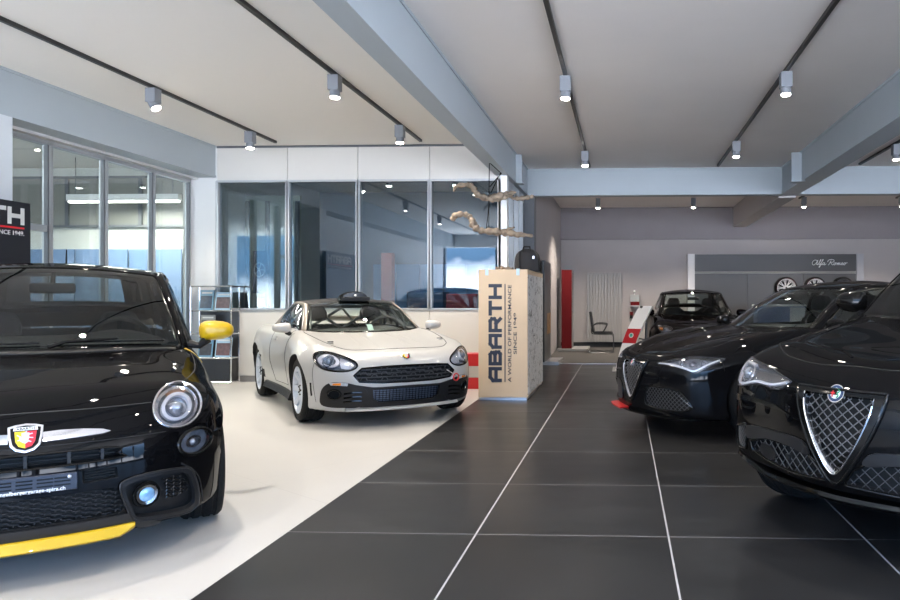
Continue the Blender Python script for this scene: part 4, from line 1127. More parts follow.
# leaning white and red info stand
st = thing('info_stand', 'leaning white info stand with a red band and round emblem left of the dark saloon', 'info stand', (-.14, 12.1, 0))
def lean(s_, w):    # s_ along the slope 0..1, w across 0..1
    base = Vector((0, 0, .0)); top = Vector((.42, .55, 1.10)); ac = Vector((.23, -.12, 0))
    bow = Vector((-.06, 0, 0))*4*s_*(1-s_)
    return base.lerp(top, s_) + ac*w + bow
mw = mat('stand_white', (.80,.78,.76), .35); mr = mat('stand_red', (.40,.008,.015), .35)
def strip(a, b, off=0.):
    mb = MB(); V = []; n = 12
    for i in range(n+1):
        s_ = a+(b-a)*i/n
        p, q_ = lean(s_, 0), lean(s_, 1); o = Vector((-.5, -.8, .35)).normalized()*off
        V += [p+o, q_+o, q_+Vector((.02,.05,-.01)), p+Vector((.02,.05,-.01))]
    return mb.add(V, [(i*4+k, (i+1)*4+k, (i+1)*4+(k+1) % 4, i*4+(k+1) % 4) for i in range(n) for k in range(4)]+[(0,1,2,3), (n*4+3, n*4+2, n*4+1, n*4)])
obj('white_panel', strip(0, 1), mw, st); obj('red_band', strip(.42, .64, .006), mr, st)
c_ = lean(.535, .5)+Vector((-.5,-.8,.35)).normalized()*.014
Mx = Matrix.Translation(c_) @ Vector((-.5,-.8,.35)).to_track_quat('Z', 'Y').to_matrix().to_4x4()
e_ = obj('emblem', MB().lathe([(0,.004),(.038,.004),(.040,0)], 24, 'z', M=Mx), mat('emblem_green', (.05,.30,.20), .4), st)
obj('emblem_ring', MB().tube([Mx @ Vector((.038*math.cos(a), .038*math.sin(a), .005)) for a in np.linspace(0, 2*PI, 20, endpoint=False)], .008, 6, closed=True), pale, e_)
obj('support_tube', MB().tube([tuple(p) for p in cr([(.47,.52,1.08),(.53,.56,1.02),(.54,.56,.8),(.53,.56,.4),(.52,.56,.02)], 4)], .02, 8).tube([(.47,.52,1.08),(.44,.5,1.08)], .02, 8).tube([(.53,.56,.5),(.32,.35,.55)], .014, 8), mat('chair_frame_metal', (.1,.1,.1)), st, smooth=True)
obj('stand_foot', MB().box(-.05, .58, -.1, .62, 0, .012), mat('plate_grey', (.4,.4,.4)), st)
# brand wall at the back
bw = thing('display_wall', 'dark grey display wall with pale side posts and script lettering on the rear wall', 'display wall', (1.59, YR-.16, 0))
Wb = 4.29
obj('upper_panel', MB().box(.17, Wb-.17, 0, .06, 1.90, 2.32), mat('wall_panel_grey', (.055,.053,.055), .4), bw)
for a, b in ((.17, 1.46), (1.465, 2.83), (2.835, Wb-.17)): obj('lower_panel', MB().box(a, b, 0, .06, .05, 1.84), mat('wall_panel_grey_low', (.085,.083,.085), .4), bw)
obj('metal_rail', MB().box(.17, Wb-.17, -.01, .05, 1.85, 1.895), mat('rail_grey', (.30,.30,.28), .5), bw)
for x, m_ in ((0, mat('post_white', (.75,.74,.74), .4)), (Wb-.17, mat('post_grey', (.42,.42,.45), .4))): obj('side_post', MB().box(x, x+.17, -.04, .10, 0, 2.33), m_, bw, bevel=.004)
# cursive lettering drawn as pen strokes; unit = x height, baseline at 0
S = [[(1.9,1.9),(1.0,2.2),(.1,1.4),(.2,.3),(.9,0),(1.8,.9),(2.3,2.2),(2.1,.6),(2.3,.05),(2.8,.5)],
 [(2.8,.5),(3.5,1.8),(3.6,2.3),(3.3,2.2),(3.1,.6),(3.2,0),(3.6,.3)],
 [(3.6,.3),(4.3,1.6),(4.6,2.3),(4.3,2.3),(4.0,.6),(3.6,-.9),(3.3,-1.0),(3.5,-.4),(4.6,.4)],
 [(5.4,.9),(4.9,1.0),(4.6,.4),(4.9,0),(5.3,.4),(5.5,1.0),(5.4,.2),(5.7,.0),(6.2,.5)],
 [(7.2,.2),(7.3,0),(7.7,.9),(8.1,2.0)], [(6.7,1.2),(6.9,2.0),(8.0,2.4),(9.3,2.1),(9.3,1.4),(8.3,1.1),(8.0,1.1),(8.6,.4),(9.1,0),(9.6,.3)],
 [(10.1,.9),(9.7,.8),(9.6,.2),(10.0,0),(10.4,.4),(10.2,.9),(10.6,.8),(11.0,.9)],
 [(11.0,.9),(11.0,0),(11.3,.7),(11.6,.9),(11.6,0),(11.9,.7),(12.2,.9),(12.2,.1),(12.5,.1),(12.8,.4)],
 [(12.8,.4),(13.3,.6),(13.3,.9),(13.0,.9),(12.9,.2),(13.3,0),(13.8,.3)],
 [(14.3,.9),(13.9,.7),(13.9,.1),(14.3,.0),(14.6,.5),(14.3,.9),(14.8,.8),(15.4,.95)]]
u_ = (wx(844, 17.74)-wx(809.5, 17.74))/15.5; sx0 = wx(809.5, 17.74)-1.59
mb = MB()
for s_ in S:
    P = [Vector((sx0+(a+b*.18)*u_, -.004, 2.055+b*u_)) for a, b in [tuple(q) for q in cr(s_, 5)]]
    mb.tube(P, .0085, 5)
obj('script_lettering', mb, mat('badge_white', (.8,.8,.78)), bw)
for x, dark, lab in ((784.5, 0, 'silver multi-spoke wheel on the display wall, left of the three'), (813, 0, 'silver multi-spoke wheel on the display wall, middle of the three'), (840, 1, 'dark wheel on the display wall, right of the three below the lettering')):
    t = thing('wall_mounted_wheel', lab, 'wheel', (wx(x, 17.6), YR-.17, wz(288, 17.6)), PI, 'wheels on the display wall')
    wheel_parts(t, .27, .222, .16, 9, mat('dark_alloy', (.12,.12,.125)) if dark else mat('display_alloy', (.75,.74,.74), .35, metal=.2), twin=True, bolts=False, m_disc=hidden_black, sw=.045)
    t.location.y -= .09
    if not dark: obj('red_ring', MB().tube([(.232*math.cos(a), .078, .232*math.sin(a)) for a in np.linspace(0, 2*PI, 40, endpoint=False)], .004, 6, closed=True), mat('totem_red', (.13,.005,.007)), t)
# blue and white low counter behind the cars
ct = thing('counter', 'low blue and white counter behind the dark saloon, in front of the display wall', 'counter', (3.0, 16.1, 0))
obj('blue_front', MB().box(0, 1.75, 0, .5, .0, 1.05), mat('counter_blue', (.07,.17,.36), .35), ct, bevel=.01)
obj('white_panel', MB().box(.72, 1.05, -.02, 0, .30, 1.03), mat('stand_white', (.7,.7,.7)), ct)
obj('counter_top', MB().box(-.03, 1.78, -.03, .53, 1.05, 1.09), mat('stand_white', (.7,.7,.7)), ct)
# ------------------------------------------------------------------ the cars
def std_cuts(c, belt_w, x0, x1, z=.6, front_w=None):
    fw = front_w or belt_w-.04
    c.cut_prism([(x0, -fw), (x0, fw), (x0-.25, belt_w), (x1, belt_w), (x1, -belt_w), (x0-.25, -belt_w)], z, 2.0)
    c.arches()
def shield(s=1.):
    return [(x*s, y*s) for x, y in [(-.056, .048), (-.03, .056), (0, .060), (.03, .056), (.056, .048), (.054, .01), (.047, -.03), (.03, -.05), (0, -.060), (-.03, -.05), (-.047, -.03), (-.054, .01)]]
def place(car, p, tilt=0.):            # frame on the nose: local x -> car left (-y seen from front is right), local y -> up, z -> out
    h, n = car.q(p, 0)
    n = n.normalized(); up = (Vector((0, 0, 1)) - n*n.z).normalized(); rt = up.cross(n)
    return Matrix.Translation(h) @ Matrix(((rt.x, up.x, n.x), (rt.y, up.y, n.y), (rt.z, up.z, n.z))).to_4x4()
def flat(poly, M, d0, d1, mi=0, mb=None):
    mb = mb or MB(); n = len(poly)
    V = [M @ Vector((p[0], p[1], d0)) for p in poly] + [M @ Vector((p[0], p[1], d1)) for p in poly]
    return mb.add(V, [tuple(range(n))[::-1], tuple(range(n, 2*n))] + [(i, (i+1) % n, (i+1) % n+n, i+n) for i in range(n)], mi)
def round_badge(car, p, r, parent=None):
    M = place(car, p)
    b = obj('badge', flat(circle(0, 0, r, 32), M, -.01, .008), chrome, parent or car.root)
    obj('badge_ring', flat(circle(0, 0, r*.88, 32), M, .008, .0095), mat('badge_navy', (.02,.05,.12), .3), b)
    obj('badge_field', flat(circle(0, 0, r*.60, 32), M, .0095, .0105), mat('badge_white', (.8,.8,.78), .35), b)
    mb = MB(); flat([(-r*.32-r*.08, -r*.45), (-r*.32+r*.08, -r*.45), (-r*.32+r*.08, r*.42), (-r*.32-r*.08, r*.42)], M, .0105, .012, 0, mb)
    flat([(-r*.55, -.0-r*.09), (-r*.08, -r*.09), (-r*.08, r*.09), (-r*.55, r*.09)], M, .0105, .0122, 0, mb)
    obj('badge_cross', mb, mat('badge_red', (.6,.02,.03), .35), b)
    S = [(.10, .40), (.30, .42), (.44, .28), (.36, .10), (.18, .0), (.34, -.16), (.40, -.34), (.22, -.46)]
    obj('badge_serpent', MB().tube([M @ Vector((a*r, b_*r, .012)) for a, b_ in [tuple(q) for q in cr(S, 4)]], r*.07, 6), mat('badge_green', (.02,.28,.14), .35), b)
    return b
def shield_badge(car, p, s, parent=None, bigt=True):
    M = place(car, p)
    b = obj('badge', flat(shield(s), M, -.012, .010), chrome, parent or car.root, bevel=.003)
    obj('badge_field', flat(shield(s*.84), M, .010, .012), gloss_black, b)
    inner = [(x*.62*s, y*.66*s-.004*s) for x, y in shield(1)]
    top = [q for q in inner]
    ye = [(-.034*s, .026*s), (0, .026*s), (0, -.042*s), (-.02*s, -.034*s), (-.030*s, -.015*s)]
    obj('badge_yellow', flat(ye, M, .012, .0135), mat('badge_yellow_enamel', (.75,.55,.02), .3), b)
    obj('badge_red', flat([(-x, y) for x, y in ye][::-1], M, .012, .0135), mat('badge_red_enamel', (.6,.01,.03), .3), b)
    obj('badge_band', flat([(-.038*s, .030*s), (.038*s, .030*s), (.036*s, .043*s), (-.036*s, .043*s)], M, .012, .0137), mat('badge_white', (.8,.8,.78), .35), b)
    mb = MB()
    flat([(-.012*s, .020*s), (.012*s, .020*s), (.010*s, -.016*s), (0, -.024*s), (-.010*s, -.016*s)], M, .0135, .0142, 0, mb)
    k = [(-.004, .018), (.006, .012), (.010, .0), (.004, -.012), (-.006, -.018), (-.014, -.010), (-.016, .004)]
    mb.tube([M @ Vector((a*s, b_*s, .0145)) for a, b_ in k], .0035*s, 6)
    for q in ((.008, .012, .022, .016), (.010, .0, .024, -.002), (.005, -.010, .018, -.018), (-.015, .004, -.026, .012), (-.013, -.008, -.024, -.010), (-.002, .018, .004, .026)):
        mb.tube([M @ Vector((q[0]*s, q[1]*s, .0145)), M @ Vector((q[2]*s, q[3]*s, .0145))], .002*s, 5)
    obj('badge_scorpion', mb, mat('badge_silver', (.55,.60,.68), .3, metal=.5), b)
    if bigt:
        t = text_mesh('ABARTH', .013*s, .0006, .0003, 1.15, align='CENTER'); xf(t, M @ Matrix.Translation((0, .032*s, .0140)))
        obj('badge_lettering', t, gloss_black, b)
    return b
def plate_ring(name, car, c, r, parent, m, tube=.006, out=.0, n=36, rz=None):
    return car.rim(name, circle(c[0], c[1], r, n, rz), m, tube, out, parent=parent)
def lamp_bowl(name, car, poly, depth, m, parent, both=False):
    return car.patch(name, poly, m, off=-depth, thick=.003, both=both, parent=parent, grid=.03)

# --- 1: black city car at the left edge -----------------------------------------
def build_city():
    c = Car('city', 'black_hatchback', 'small glossy black hatchback with yellow mirror and yellow front lip at the left edge', 'car')
    std_cuts(c, .60, -.36, -2.55, .62)
    HL = (.578, .705); HLr = (.108, .098)
    head = circle(HL[0], HL[1], HLr[0], 40, HLr[1]); c.cut_front(head, .075, True)
    LL = (.652, .522); low = circle(LL[0], LL[1], .078, 32, .062); c.cut_front(low, .06, True)
    pod = [tuple(p) for p in cr([(.335,.375),(.352,.408),(.45,.422),(.585,.412),(.628,.385),(.655,.30),(.662,.215),(.645,.188),(.60,.178),(.41,.205),(.375,.235),(.352,.305)], 3, True)]
    pin = [(.5+(y-.5)*.88, .30+(z-.30)*.82) for y, z in pod]
    c.cut_front(pin, .045, True)
    lm = [(-.325,.385),(.325,.385),(.345,.335),(.355,.28),(.33,.258),(-.33,.258),(-.355,.28),(-.345,.335)]
    c.cut_front(lm, .10)
    sl = [tuple(p) for p in cr([(-.29,.568),(.29,.568),(.328,.535),(.31,.513),(-.31,.513),(-.328,.535)], 3, True)]
    c.cut_front(sl, .07)
    inl = [(.195,.482),(.325,.476),(.33,.427),(.20,.422)]
    c.cut_front(inl, .05, True)
    c.names = ['body', 'hood', 'front_bumper', 'door', 'door']
    def reg(P):
        x, y, z = P[:,0], np.abs(P[:,1]), P[:,2]
        hood = (z > .733) & (x > -.38) & (y < .62+.1*(z > .80)) & ((z > .80) | (y < .47)) & (y < .70)
        bump = (z < .60) & (x > .42) & ~((y > .56) & (z > .44))
        bump = bump | ((z < .44) & (x > .42))
        door = (x < -.55) & (x > -1.55) & (z > .28) & (z < .93) & (y > .6)
        return np.where(hood, 1, np.where(bump, 2, np.where(door, 3+(P[:,1] < 0), 0)))
    c.finish(reg, black_paint)
    R = c.root
    # seams
    c.seam('hood_seam', [(0, .737), (.2, .735), (.34, .735), (.462, .735)], parent=c.panels['hood'], r=.003)
    c.seam('hood_seam', [(0, .737), (-.2, .735), (-.34, .735), (-.462, .735)], parent=c.panels['hood'], r=.003)
    c.seam('hood_seam', [(.33, .60), (.20, .645), (.0, .69), (-.2, .705), (-.36, .70)], way='t', both=True, parent=c.panels['hood'], r=.003)
    c.seam('bumper_seam', [(.585, .43), (.64, .385), (.672, .32), (.69, .20)], both=True, parent=c.panels['front_bumper'], r=.004)
    c.seam('bumper_seam', [(0, .600), (.3, .600), (.52, .598)], parent=c.panels['front_bumper'], r=.002)
    c.seam('bumper_seam', [(0, .600), (-.3, .600), (-.52, .598)], parent=c.panels['front_bumper'], r=.002)
    for sd in (1, -1):
        c.seam('door_seam', [(-.55, .93), (-.56, .6), (-.52, .29), (-1.4, .28), (-1.55, .5), (-1.52, .93)], way=sd, curve=False, parent=c.panels['door'])
    # badge and chrome bar
    for sd in (1, -1):
        bar = [(sd*a, b) for a, b in [(.058,.655),(.12,.658),(.20,.655),(.27,.646),(.300,.634),(.27,.628),(.20,.624),(.12,.620),(.058,.618)]]
        if sd < 0: bar = bar[::-1]
        c.patch('chrome_bar', bar, chrome, off=.010, thick=.02)
    shield_badge(c, (0, .638), 1.10)
    # headlights
    for sd in (1, -1):
        h = bpy.data.objects.new('headlight', None); C.objects.link(h); h.parent = R
        H = [(sd*a, b) for a, b in head]; H = H if sd > 0 else H[::-1]
        k = lambda f: [(sd*HL[0]+sd*(a-HL[0])*f, HL[1]+(b-HL[1])*f) for a, b in head]
        lamp_bowl('reflector', c, H, .030, mat('lamp_smoke', (.16,.18,.20), .25, coat=.5), h)
        c.rim('lamp_rim', k(1.0), chrome, .0065, .002, parent=h)
        c.band('lamp_ring', sd*HL[0], HL[1], .100, .091, .86, chrome, -.010, parent=h)
        c.band('lamp_ring', sd*HL[0], HL[1], .070, .064, .78, lampsilver, -.008, .014, parent=h)
        c.patch('lamp_bezel', k(.50), mat('lamp_bezel_blue', (.10,.13,.17), .2, coat=1), off=-.022, thick=.01, parent=h)
        M = place(c, (sd*HL[0], HL[1]))
        obj('projector', MB().sphere((0,0,0), .036).lathe([(.036,0),(.048,.012),(.05,.0),(.05,-.02)], 24, 'z'), mat('projector_glass', (.35,.37,.4), .05, metal=.6, coat=1), h, smooth=True).matrix_local = M @ Matrix.Translation((0, 0, -.02))
        am = [(sd*(HL[0]+.088*math.cos(a)), HL[1]+.08*math.sin(a)) for a in np.linspace(1.0, 2.1, 8)] + [(sd*(HL[0]+.068*math.cos(a)), HL[1]+.062*math.sin(a)) for a in np.linspace(2.1, 1.0, 8)]
        c.patch('turn_signal', am if sd > 0 else am, mat('faint_amber', (.55,.25,.12), .25, metal=.4), off=-.02, thick=.004, parent=h)
        c.patch('lens', H, lens_w, off=.006, thick=.001, parent=h)
        l = bpy.data.objects.new('lower_lamp', None); C.objects.link(l); l.parent = R
        q = lambda f: [(sd*LL[0]+sd*(a-LL[0])*f, LL[1]+(b-LL[1])*f) for a, b in low]
        lamp_bowl('reflector', c, q(1), .022, mat('lamp_smoke', (.16,.18,.20)), l)
        c.rim('lamp_rim', q(1.0), gloss_black, .010, .002, parent=l)
        c.band('lamp_ring', sd*LL[0], LL[1], .038, .030, .6, chrome, -.010, parent=l)
        obj('bulb', MB().sphere((0,0,0), .02), mat('projector_glass', (.35,.37,.4)), l, smooth=True).matrix_local = place(c, (sd*LL[0], LL[1])) @ Matrix.Translation((0,0,-.02))
        c.patch('lens', q(1), lens_w, off=.004, thick=.001, parent=l)
    # fog pods
    for sd in (1, -1):
        P = [(sd*a, b) for a, b in pod]; I = [(sd*a, b) for a, b in pin]
        if sd < 0: P = P[::-1]; I = I[::-1]
        po = c.patch('fog_lamp_pod', P, matte_black, off=.010, thick=.02, hole=I)[0]
        c.rim('pod_edge', P, trim_grey, .005, .010, parent=po)
        c.backing('pod_floor', I, matte_black, .03, parent=po)
        me = [(.50,.388),(.585,.375),(.620,.335),(.625,.285),(.57,.268),(.52,.275),(.512,.33)]
        c.lattice('pod_mesh', [(sd*a, b) for a, b in me], 'hex', .020, gloss_black, .003, .02, parent=po)
        fg = bpy.data.objects.new('fog_lamp', None); C.objects.link(fg); fg.parent = R
        M = place(c, (sd*.437, .325))
        obj('fog_lamp_housing', MB().lathe([(.062,.0),(.060,.008),(.050,.008),(.047,-.02)], 36), gloss_black, fg, smooth=True).matrix_local = M
        obj('fog_lamp_ring', MB().lathe([(.048,.004),(.046,.012),(.034,.010),(.032,-.002)], 36), chrome, fg, smooth=True).matrix_local = M
        obj('fog_lamp_lens', MB().lathe([(.036,.002),(.028,.010),(.012,.014),(0,.015)], 36), lens_blue, fg, smooth=True).matrix_local = M
    c.backing('radiator', lm, hidden_black, .09)
    c.lattice('lower_grille', lm, 'hex', .024, matte_black, .0035, .02)
    c.lattice('slot_grille', sl, 'rows', .018, gloss_black, .004, .03)
    mb = MB()
    for y in (-.27, -.15, 0, .15, .27):
        p, _ = c.q((y, .568)); q_, _ = c.q((y, .513)); mb.box(p.x-.035, p.x-.004, y-.006, y+.006, .512, .57)
    obj('slot_post', mb, trim_grey, R)
    c.rim('slot_edge', sl, gloss_black, .005, .0)
    c.lattice('side_inlet', inl, 'rows', .012, gloss_black, .003, .02, both=True)
    # plate carrier with the dealer's line
    M = place(c, (0, .447)) @ Matrix.Translation((0, 0, .012))
    pl = obj('plate_carrier', flat([(-.182,-.037),(.182,-.037),(.182,.037),(-.182,.037)], M, -.012, .004), mat('plate_navy', (.012,.016,.03), .3), R, bevel=.003)
    mb = MB()
    for z in (-.012, .004, .018):
        for x in (-.14, -.07, 0, .07, .13): flat([(x-.028, z-.003), (x+.028, z-.003), (x+.028, z+.003), (x-.028, z+.003)], M, .004, .007, 0, mb)
    obj('carrier_rib', mb, gloss_black, pl)
    t = text_mesh('www.engelbergergarage-spira.ch', .0215, .0006, .0004, 1.0, align='CENTER'); xf(t, M @ Matrix.Translation((0, -.034, .0045)))
    obj('carrier_lettering', t, mat('badge_white', (.8,.8,.78)), pl)
    mb = MB().sphere((0,0,0), .008, sc=(1,1,.5)); obj('carrier_screw', mb, satin, pl, smooth=True).matrix_local = M @ Matrix.Translation((.155, .02, .006))
    # lip: grey band and yellow lip
    band = [(-.36,.255),(.36,.255),(.40,.215),(.50,.178),(.62,.172),(.60,.150),(.42,.165),(.36,.205),(-.36,.205),(-.42,.165),(-.60,.150),(-.62,.172),(-.50,.178),(-.40,.215)]
    c.patch('lower_bumper_trim', band, trim_grey, off=.012, thick=.03)
    mb = MB(); V = []; ys = np.linspace(-.395, .395, 41)
    for y in ys:
        x = c.q((y, .225))[0].x; e = min(1, (.395-abs(y))/.06)
        V += [(x-.015, y, .213), (x+.020, y, .205), (x+.030+.012*e, y, .165+.03*(1-e)), (x+.010, y, .150+.03*(1-e)), (x-.06, y, .160)]
    F = [(i*5+k, (i+1)*5+k, (i+1)*5+(k+1) % 5, i*5+(k+1) % 5) for i in range(40) for k in range(5)] + [(0,1,2,3,4), tuple(40*5+k for k in range(5))[::-1]]
    obj('front_lip', mb.add(V, F), yellow_paint, R, smooth=True, angle=50, bevel=.004)
    # side vent behind the bumper corner
    for sd in (1, -1):
        v = c.patch('side_vent', [(.40,.42),(.34,.46),(.30,.40),(.33,.22),(.40,.20)], gloss_black, off=.002, thick=.01, way=sd)[0]
    g = dict(center=[(-.20,.955),(-.88,1.425),(-1.5,1.478),(-2.3,1.445),(-2.72,1.02)],
        inner=[(-.42,.665,.93),(-1.0,.545,1.385),(-1.5,.57,1.43),(-2.25,.51,1.40),(-2.65,.60,1.02)],
        outer=[(-.50,.70,.92),(-1.03,.60,1.36),(-1.5,.62,1.395),(-2.25,.56,1.37),(-2.65,.655,1.0)],
        belt=[(-.52,.705,.94),(-1.05,.72,.95),(-1.5,.725,.95),(-2.2,.71,.98),(-2.65,.66,1.0)])
    c.cabin(g, windshield_dk, side_g, black_paint, black_paint, rear_glass=glass('pale_rear_glass', (.80,.88,.88)), sB=(1.5, 1.6), ru=.70, rt=2.62)
    # interior
    seats_and_wheel(c, -1.45, .34, (-.90, .34, .955, .17), .42, (-.50, -.82, .96, 1.015, .60))
    mb = MB()
    M = Matrix.Translation((-.86, 0, 1.30)); mb.box(-.02, .02, -.115, .115, -.032, .032, M=M)
    o = obj('rear_view_mirror', mb, interior_m, R, bevel=.015, seg=3); obj('mirror_stem', MB().tube([(-.86, 0, 1.32), (-.90, 0, 1.40)], .012), interior_m, o)
    # wipers, cowl, jets
    for y0, y1 in ((.56, .04), (-.02, -.54)):
        P = []
        for k in range(10):
            y = y0+(y1-y0)*k/9; t = .045
            p = c.surf(t, abs(y)/.66*.97 if abs(y) < .66 else .97); P.append(Vector((p.x, y, p.z+.018)))
        w = obj('wiper', MB().tube(P, [.006]*10, 6), gloss_black, R, smooth=True)
        a = c.surf(.0, .15); obj('wiper_arm', MB().tube([(P[9].x+.05, P[9].y-.02, P[9].z-.02), P[8]+Vector((.03,0,.006)), P[4]+Vector((.004,0,.014))], [.014, .009, .006], 6), gloss_black, w, smooth=True)
    mb = MB(); V = []
    for k in range(31):
        y = -.62+1.24*k/30; p = c.surf(0, min(.97, abs(y)/.665)); V += [Vector((p.x+.006, y, p.z+.008)), Vector((p.x+.07, y, c.qt((p.x+.07, y))[0].z+.006))]
    obj('cowl_panel', mb.add(V, [(2*k, 2*k+1, 2*k+3, 2*k+2) for k in range(30)]), matte_black, R, smooth=True, solid=.008)
    for y in (-.30, .30):
        p, n = c.qt((.0, y), .004); obj('washer_jet', MB().sphere(p, .011, sc=(1,1,.6)), gloss_black, R, smooth=True)
    mirror_parts(c, R, (-.50, .70, .955), (-.46, .845, 1.035), yellow_paint, (.08, .105, .070), 1)
    mirror_parts(c, R, (-.50, -.70, .955), (-.46, -.845, 1.035), yellow_paint, (.08, .105, .070), -1)
    P = [c.surf(0, 2)+Vector((.03, .012, .02)), c.surf(0, 2)+Vector((-.02, .018, .05)), c.surf(.10, 2)+Vector((-.01, .02, .03))]
    c.patch('yellow_decal', [(-.44,.93),(-.40,.84),(-.385,.84),(-.40,.93)], yellow_paint, off=.003, thick=.004, way=1)
    obj('antenna', MB().tube([(-2.28, 0, 1.44), (-2.34, 0, 1.62)], [.008, .004], 8), gloss_black, R, smooth=True)
    def mk(w): return wheel_parts(w, .305, .215, .205, 5, alloy, twin=True)
    c.wheels(mk)
    for sd in (1, -1): c.seam('sill_trim', [(-.36,.19),(-1.9,.19)], matte_black, .02, way=sd)
    return c

# --- 2: white rally roadster ----------------------------------------------------
def build_spider():
    c = Car('spider', 'white_rally_car', 'white two-seat rally coupe with black roof, roof scoop and red tow loop', 'car')
    std_cuts(c, .58, -.66, -2.2, .55)
    head = [tuple(p) for p in cr([(.465,.610),(.50,.652),(.60,.700),(.68,.722),(.755,.715),(.782,.672),(.775,.62),(.735,.572),(.65,.550),(.55,.552),(.485,.575)], 3, True)]
    c.cut_front(head, .07, True)
    gr = [(-.50,.508),(-.43,.573),(-.25,.585),(0,.588),(.25,.585),(.43,.573),(.50,.508),(.45,.447),(.25,.432),(0,.430),(-.25,.432),(-.45,.447)]
    c.cut_front(gr, .09)
    lo = [(-.335,.370),(0,.376),(.335,.370),(.325,.275),(.27,.243),(0,.238),(-.27,.243),(-.325,.275)]
    c.cut_front(lo, .08)
    fog = circle(.648, .333, .048, 28, .045); c.cut_front(fog, .05, True)
    c.names = ['body', 'hood', 'front_bumper', 'door', 'door']
    def reg(P):
        x, y, z = P[:,0], np.abs(P[:,1]), P[:,2]
        hood = (z > .729) & (x > -.7) & (y < np.interp(x, [-.7, -.45, .2, .31, .5], [.68, .68, .62, .59, .48])) 
        bump = (z < .70) & (x > .45) & ~hood
        door = (x < -.62) & (x > -1.55) & (z > .28) & (z < .86) & (y > .6)
        return np.where(hood, 1, np.where(bump, 2, np.where(door, 3+(P[:,1] < 0), 0)))
    c.finish(reg, white_paint)
    R = c.root
    c.seam('hood_seam', [(.53,0),(.525,.25),(.505,.45),(.42,.54),(.31,.592),(0,.645),(-.45,.68),(-.62,.66)], way='t', both=True, parent=c.panels['hood'], r=.004)
    for y in (.16, .30):
        for sd in (1, -1):
            c.seam('hood_crease', [(.42, sd*y*1.05), (.1, sd*y), (-.4, sd*y*.9)], white_paint, .006, way='t', parent=c.panels['hood'], off=-.002)
    for sd in (1, -1):
        p, n = c.qt((.18, sd*.575), .004); pn = obj('hood_pin', MB().lathe([(0,.012),(.02,.010),(.024,0)], 16, 'z', c=p), satin, c.panels['hood'], smooth=True)
        obj('pin_clip', MB().tube([p+Vector((-.03,-.02,.012)), p+Vector((.03,.02,.014))], .004), gloss_black, pn)
        c.seam('bumper_seam', [(.445,.70),(.43,.56),(.44,.44),(.46,.25)], way=sd, parent=c.panels['front_bumper'], r=.0025)
        c.seam('door_seam', [(-.66,.86),(-.70,.6),(-.66,.30),(-1.4,.28),(-1.58,.5),(-1.56,.86)], way=sd, curve=False, parent=c.panels['door'], r=.003)
        c.patch('fender_vent', [(.395,.43),(.415,.43),(.42,.31),(.40,.30)], gloss_black, off=.003, thick=.008, way=sd)
        hd = c.patch('door_handle', [(-1.30,.76),(-1.46,.76),(-1.46,.79),(-1.30,.79)], white_paint, off=.022, thick=.02, way=sd, parent=c.panels['door'])
        sk = MB(); V = []
        for x in np.linspace(-.40, -1.88, 20):
            p, _ = c.qs((x, .25), sd); V += [(x, p.y-sd*.05, .26), (x, p.y+sd*.02, .24), (x, p.y+sd*.045, .17), (x, p.y-sd*.05, .15)]
        obj('side_skirt', sk.add(V, [(i*4+k, (i+1)*4+k, (i+1)*4+(k+1) % 4, i*4+(k+1) % 4) for i in range(19) for k in range(4)]+[(0,1,2,3),(76,77,78,79)]), matte_black, R, bevel=.004)
        H = [(sd*a, b) for a, b in head]; H = H if sd > 0 else H[::-1]
        h = bpy.data.objects.new('headlight', None); C.objects.link(h); h.parent = R
        lamp_bowl('reflector', c, H, .030, mat('lamp_smoke', (.16,.18,.20), .25, coat=.5), h)
        c.band('lamp_ring', sd*.685, .645, .078, .060, .66, lampsilver, -.006, .02, parent=h)
        c.rim('lamp_rim', H, gloss_black, .009, .0, parent=h)
        M = place(c, (sd*.692, .645))
        obj('projector', MB().sphere((0,0,0), .034).lathe([(.036,.0),(.05,.014),(.062,.014),(.064,-.01)], 28), mat('projector_blue', (.22,.28,.36), .06, metal=.5, coat=1), h, smooth=True).matrix_local = M @ Matrix.Translation((0,0,-.022))
        c.patch('lamp_reflector', [(sd*a, b) for a, b in [(.49,.608),(.52,.645),(.59,.680),(.612,.63),(.60,.575),(.53,.572)]], reflector, off=-.015, thick=.01, parent=h)
        c.patch('lens', H, lens_w, off=.004, thick=.001, parent=h)
        # black corner
        co = [tuple(p) for p in cr([(.748,.30),(.735,.385),(.686,.440),(.60,.447),(.50,.427),(.40,.378),(.37,.30),(.44,.212),(.58,.205),(.70,.212),(.742,.24)], 3, True)]
        P = [(sd*a, b) for a, b in co]; Hh = [(sd*a, b) for a, b in fog]
        if sd < 0: P = P[::-1]; Hh = Hh[::-1]
        k = c.patch('corner_vent', P, matte_black, off=.008, thick=.02, hole=Hh)[0]
        for z in (.27, .31, .35):
            c.seam('vent_fin', [(sd*.575, z-.01), (sd*.50, z), (sd*.43, z)], gloss_black, .009, off=.008, parent=k)
        c.rim('vent_ring', Hh, gloss_black, .008, .01, parent=k)
        am = [(.686,.440),(.60,.447),(.545,.438),(.55,.412),(.62,.418),(.675,.418)]
        c.patch('side_marker', [(sd*a, b) for a, b in am], reflector, off=.012, thick=.008, parent=k)
        am = [(.66,.436),(.60,.442),(.60,.420),(.66,.422)]
        c.patch('amber_marker', [(sd*a, b) for a, b in am], amber, off=.014, thick=.006, parent=k)
    c.backing('radiator', gr, hidden_black, .08)
    gm = mat('grille_plastic_grey', (.035,.035,.037), .5)
    c.lattice('upper_grille', gr, 'hex', .062, gm, .006, .02)
    c.lattice('upper_grille', gr, 'rows', .036, gm, .007, .032)
    c.rim('grille_edge', gr, gloss_black, .008, .0)
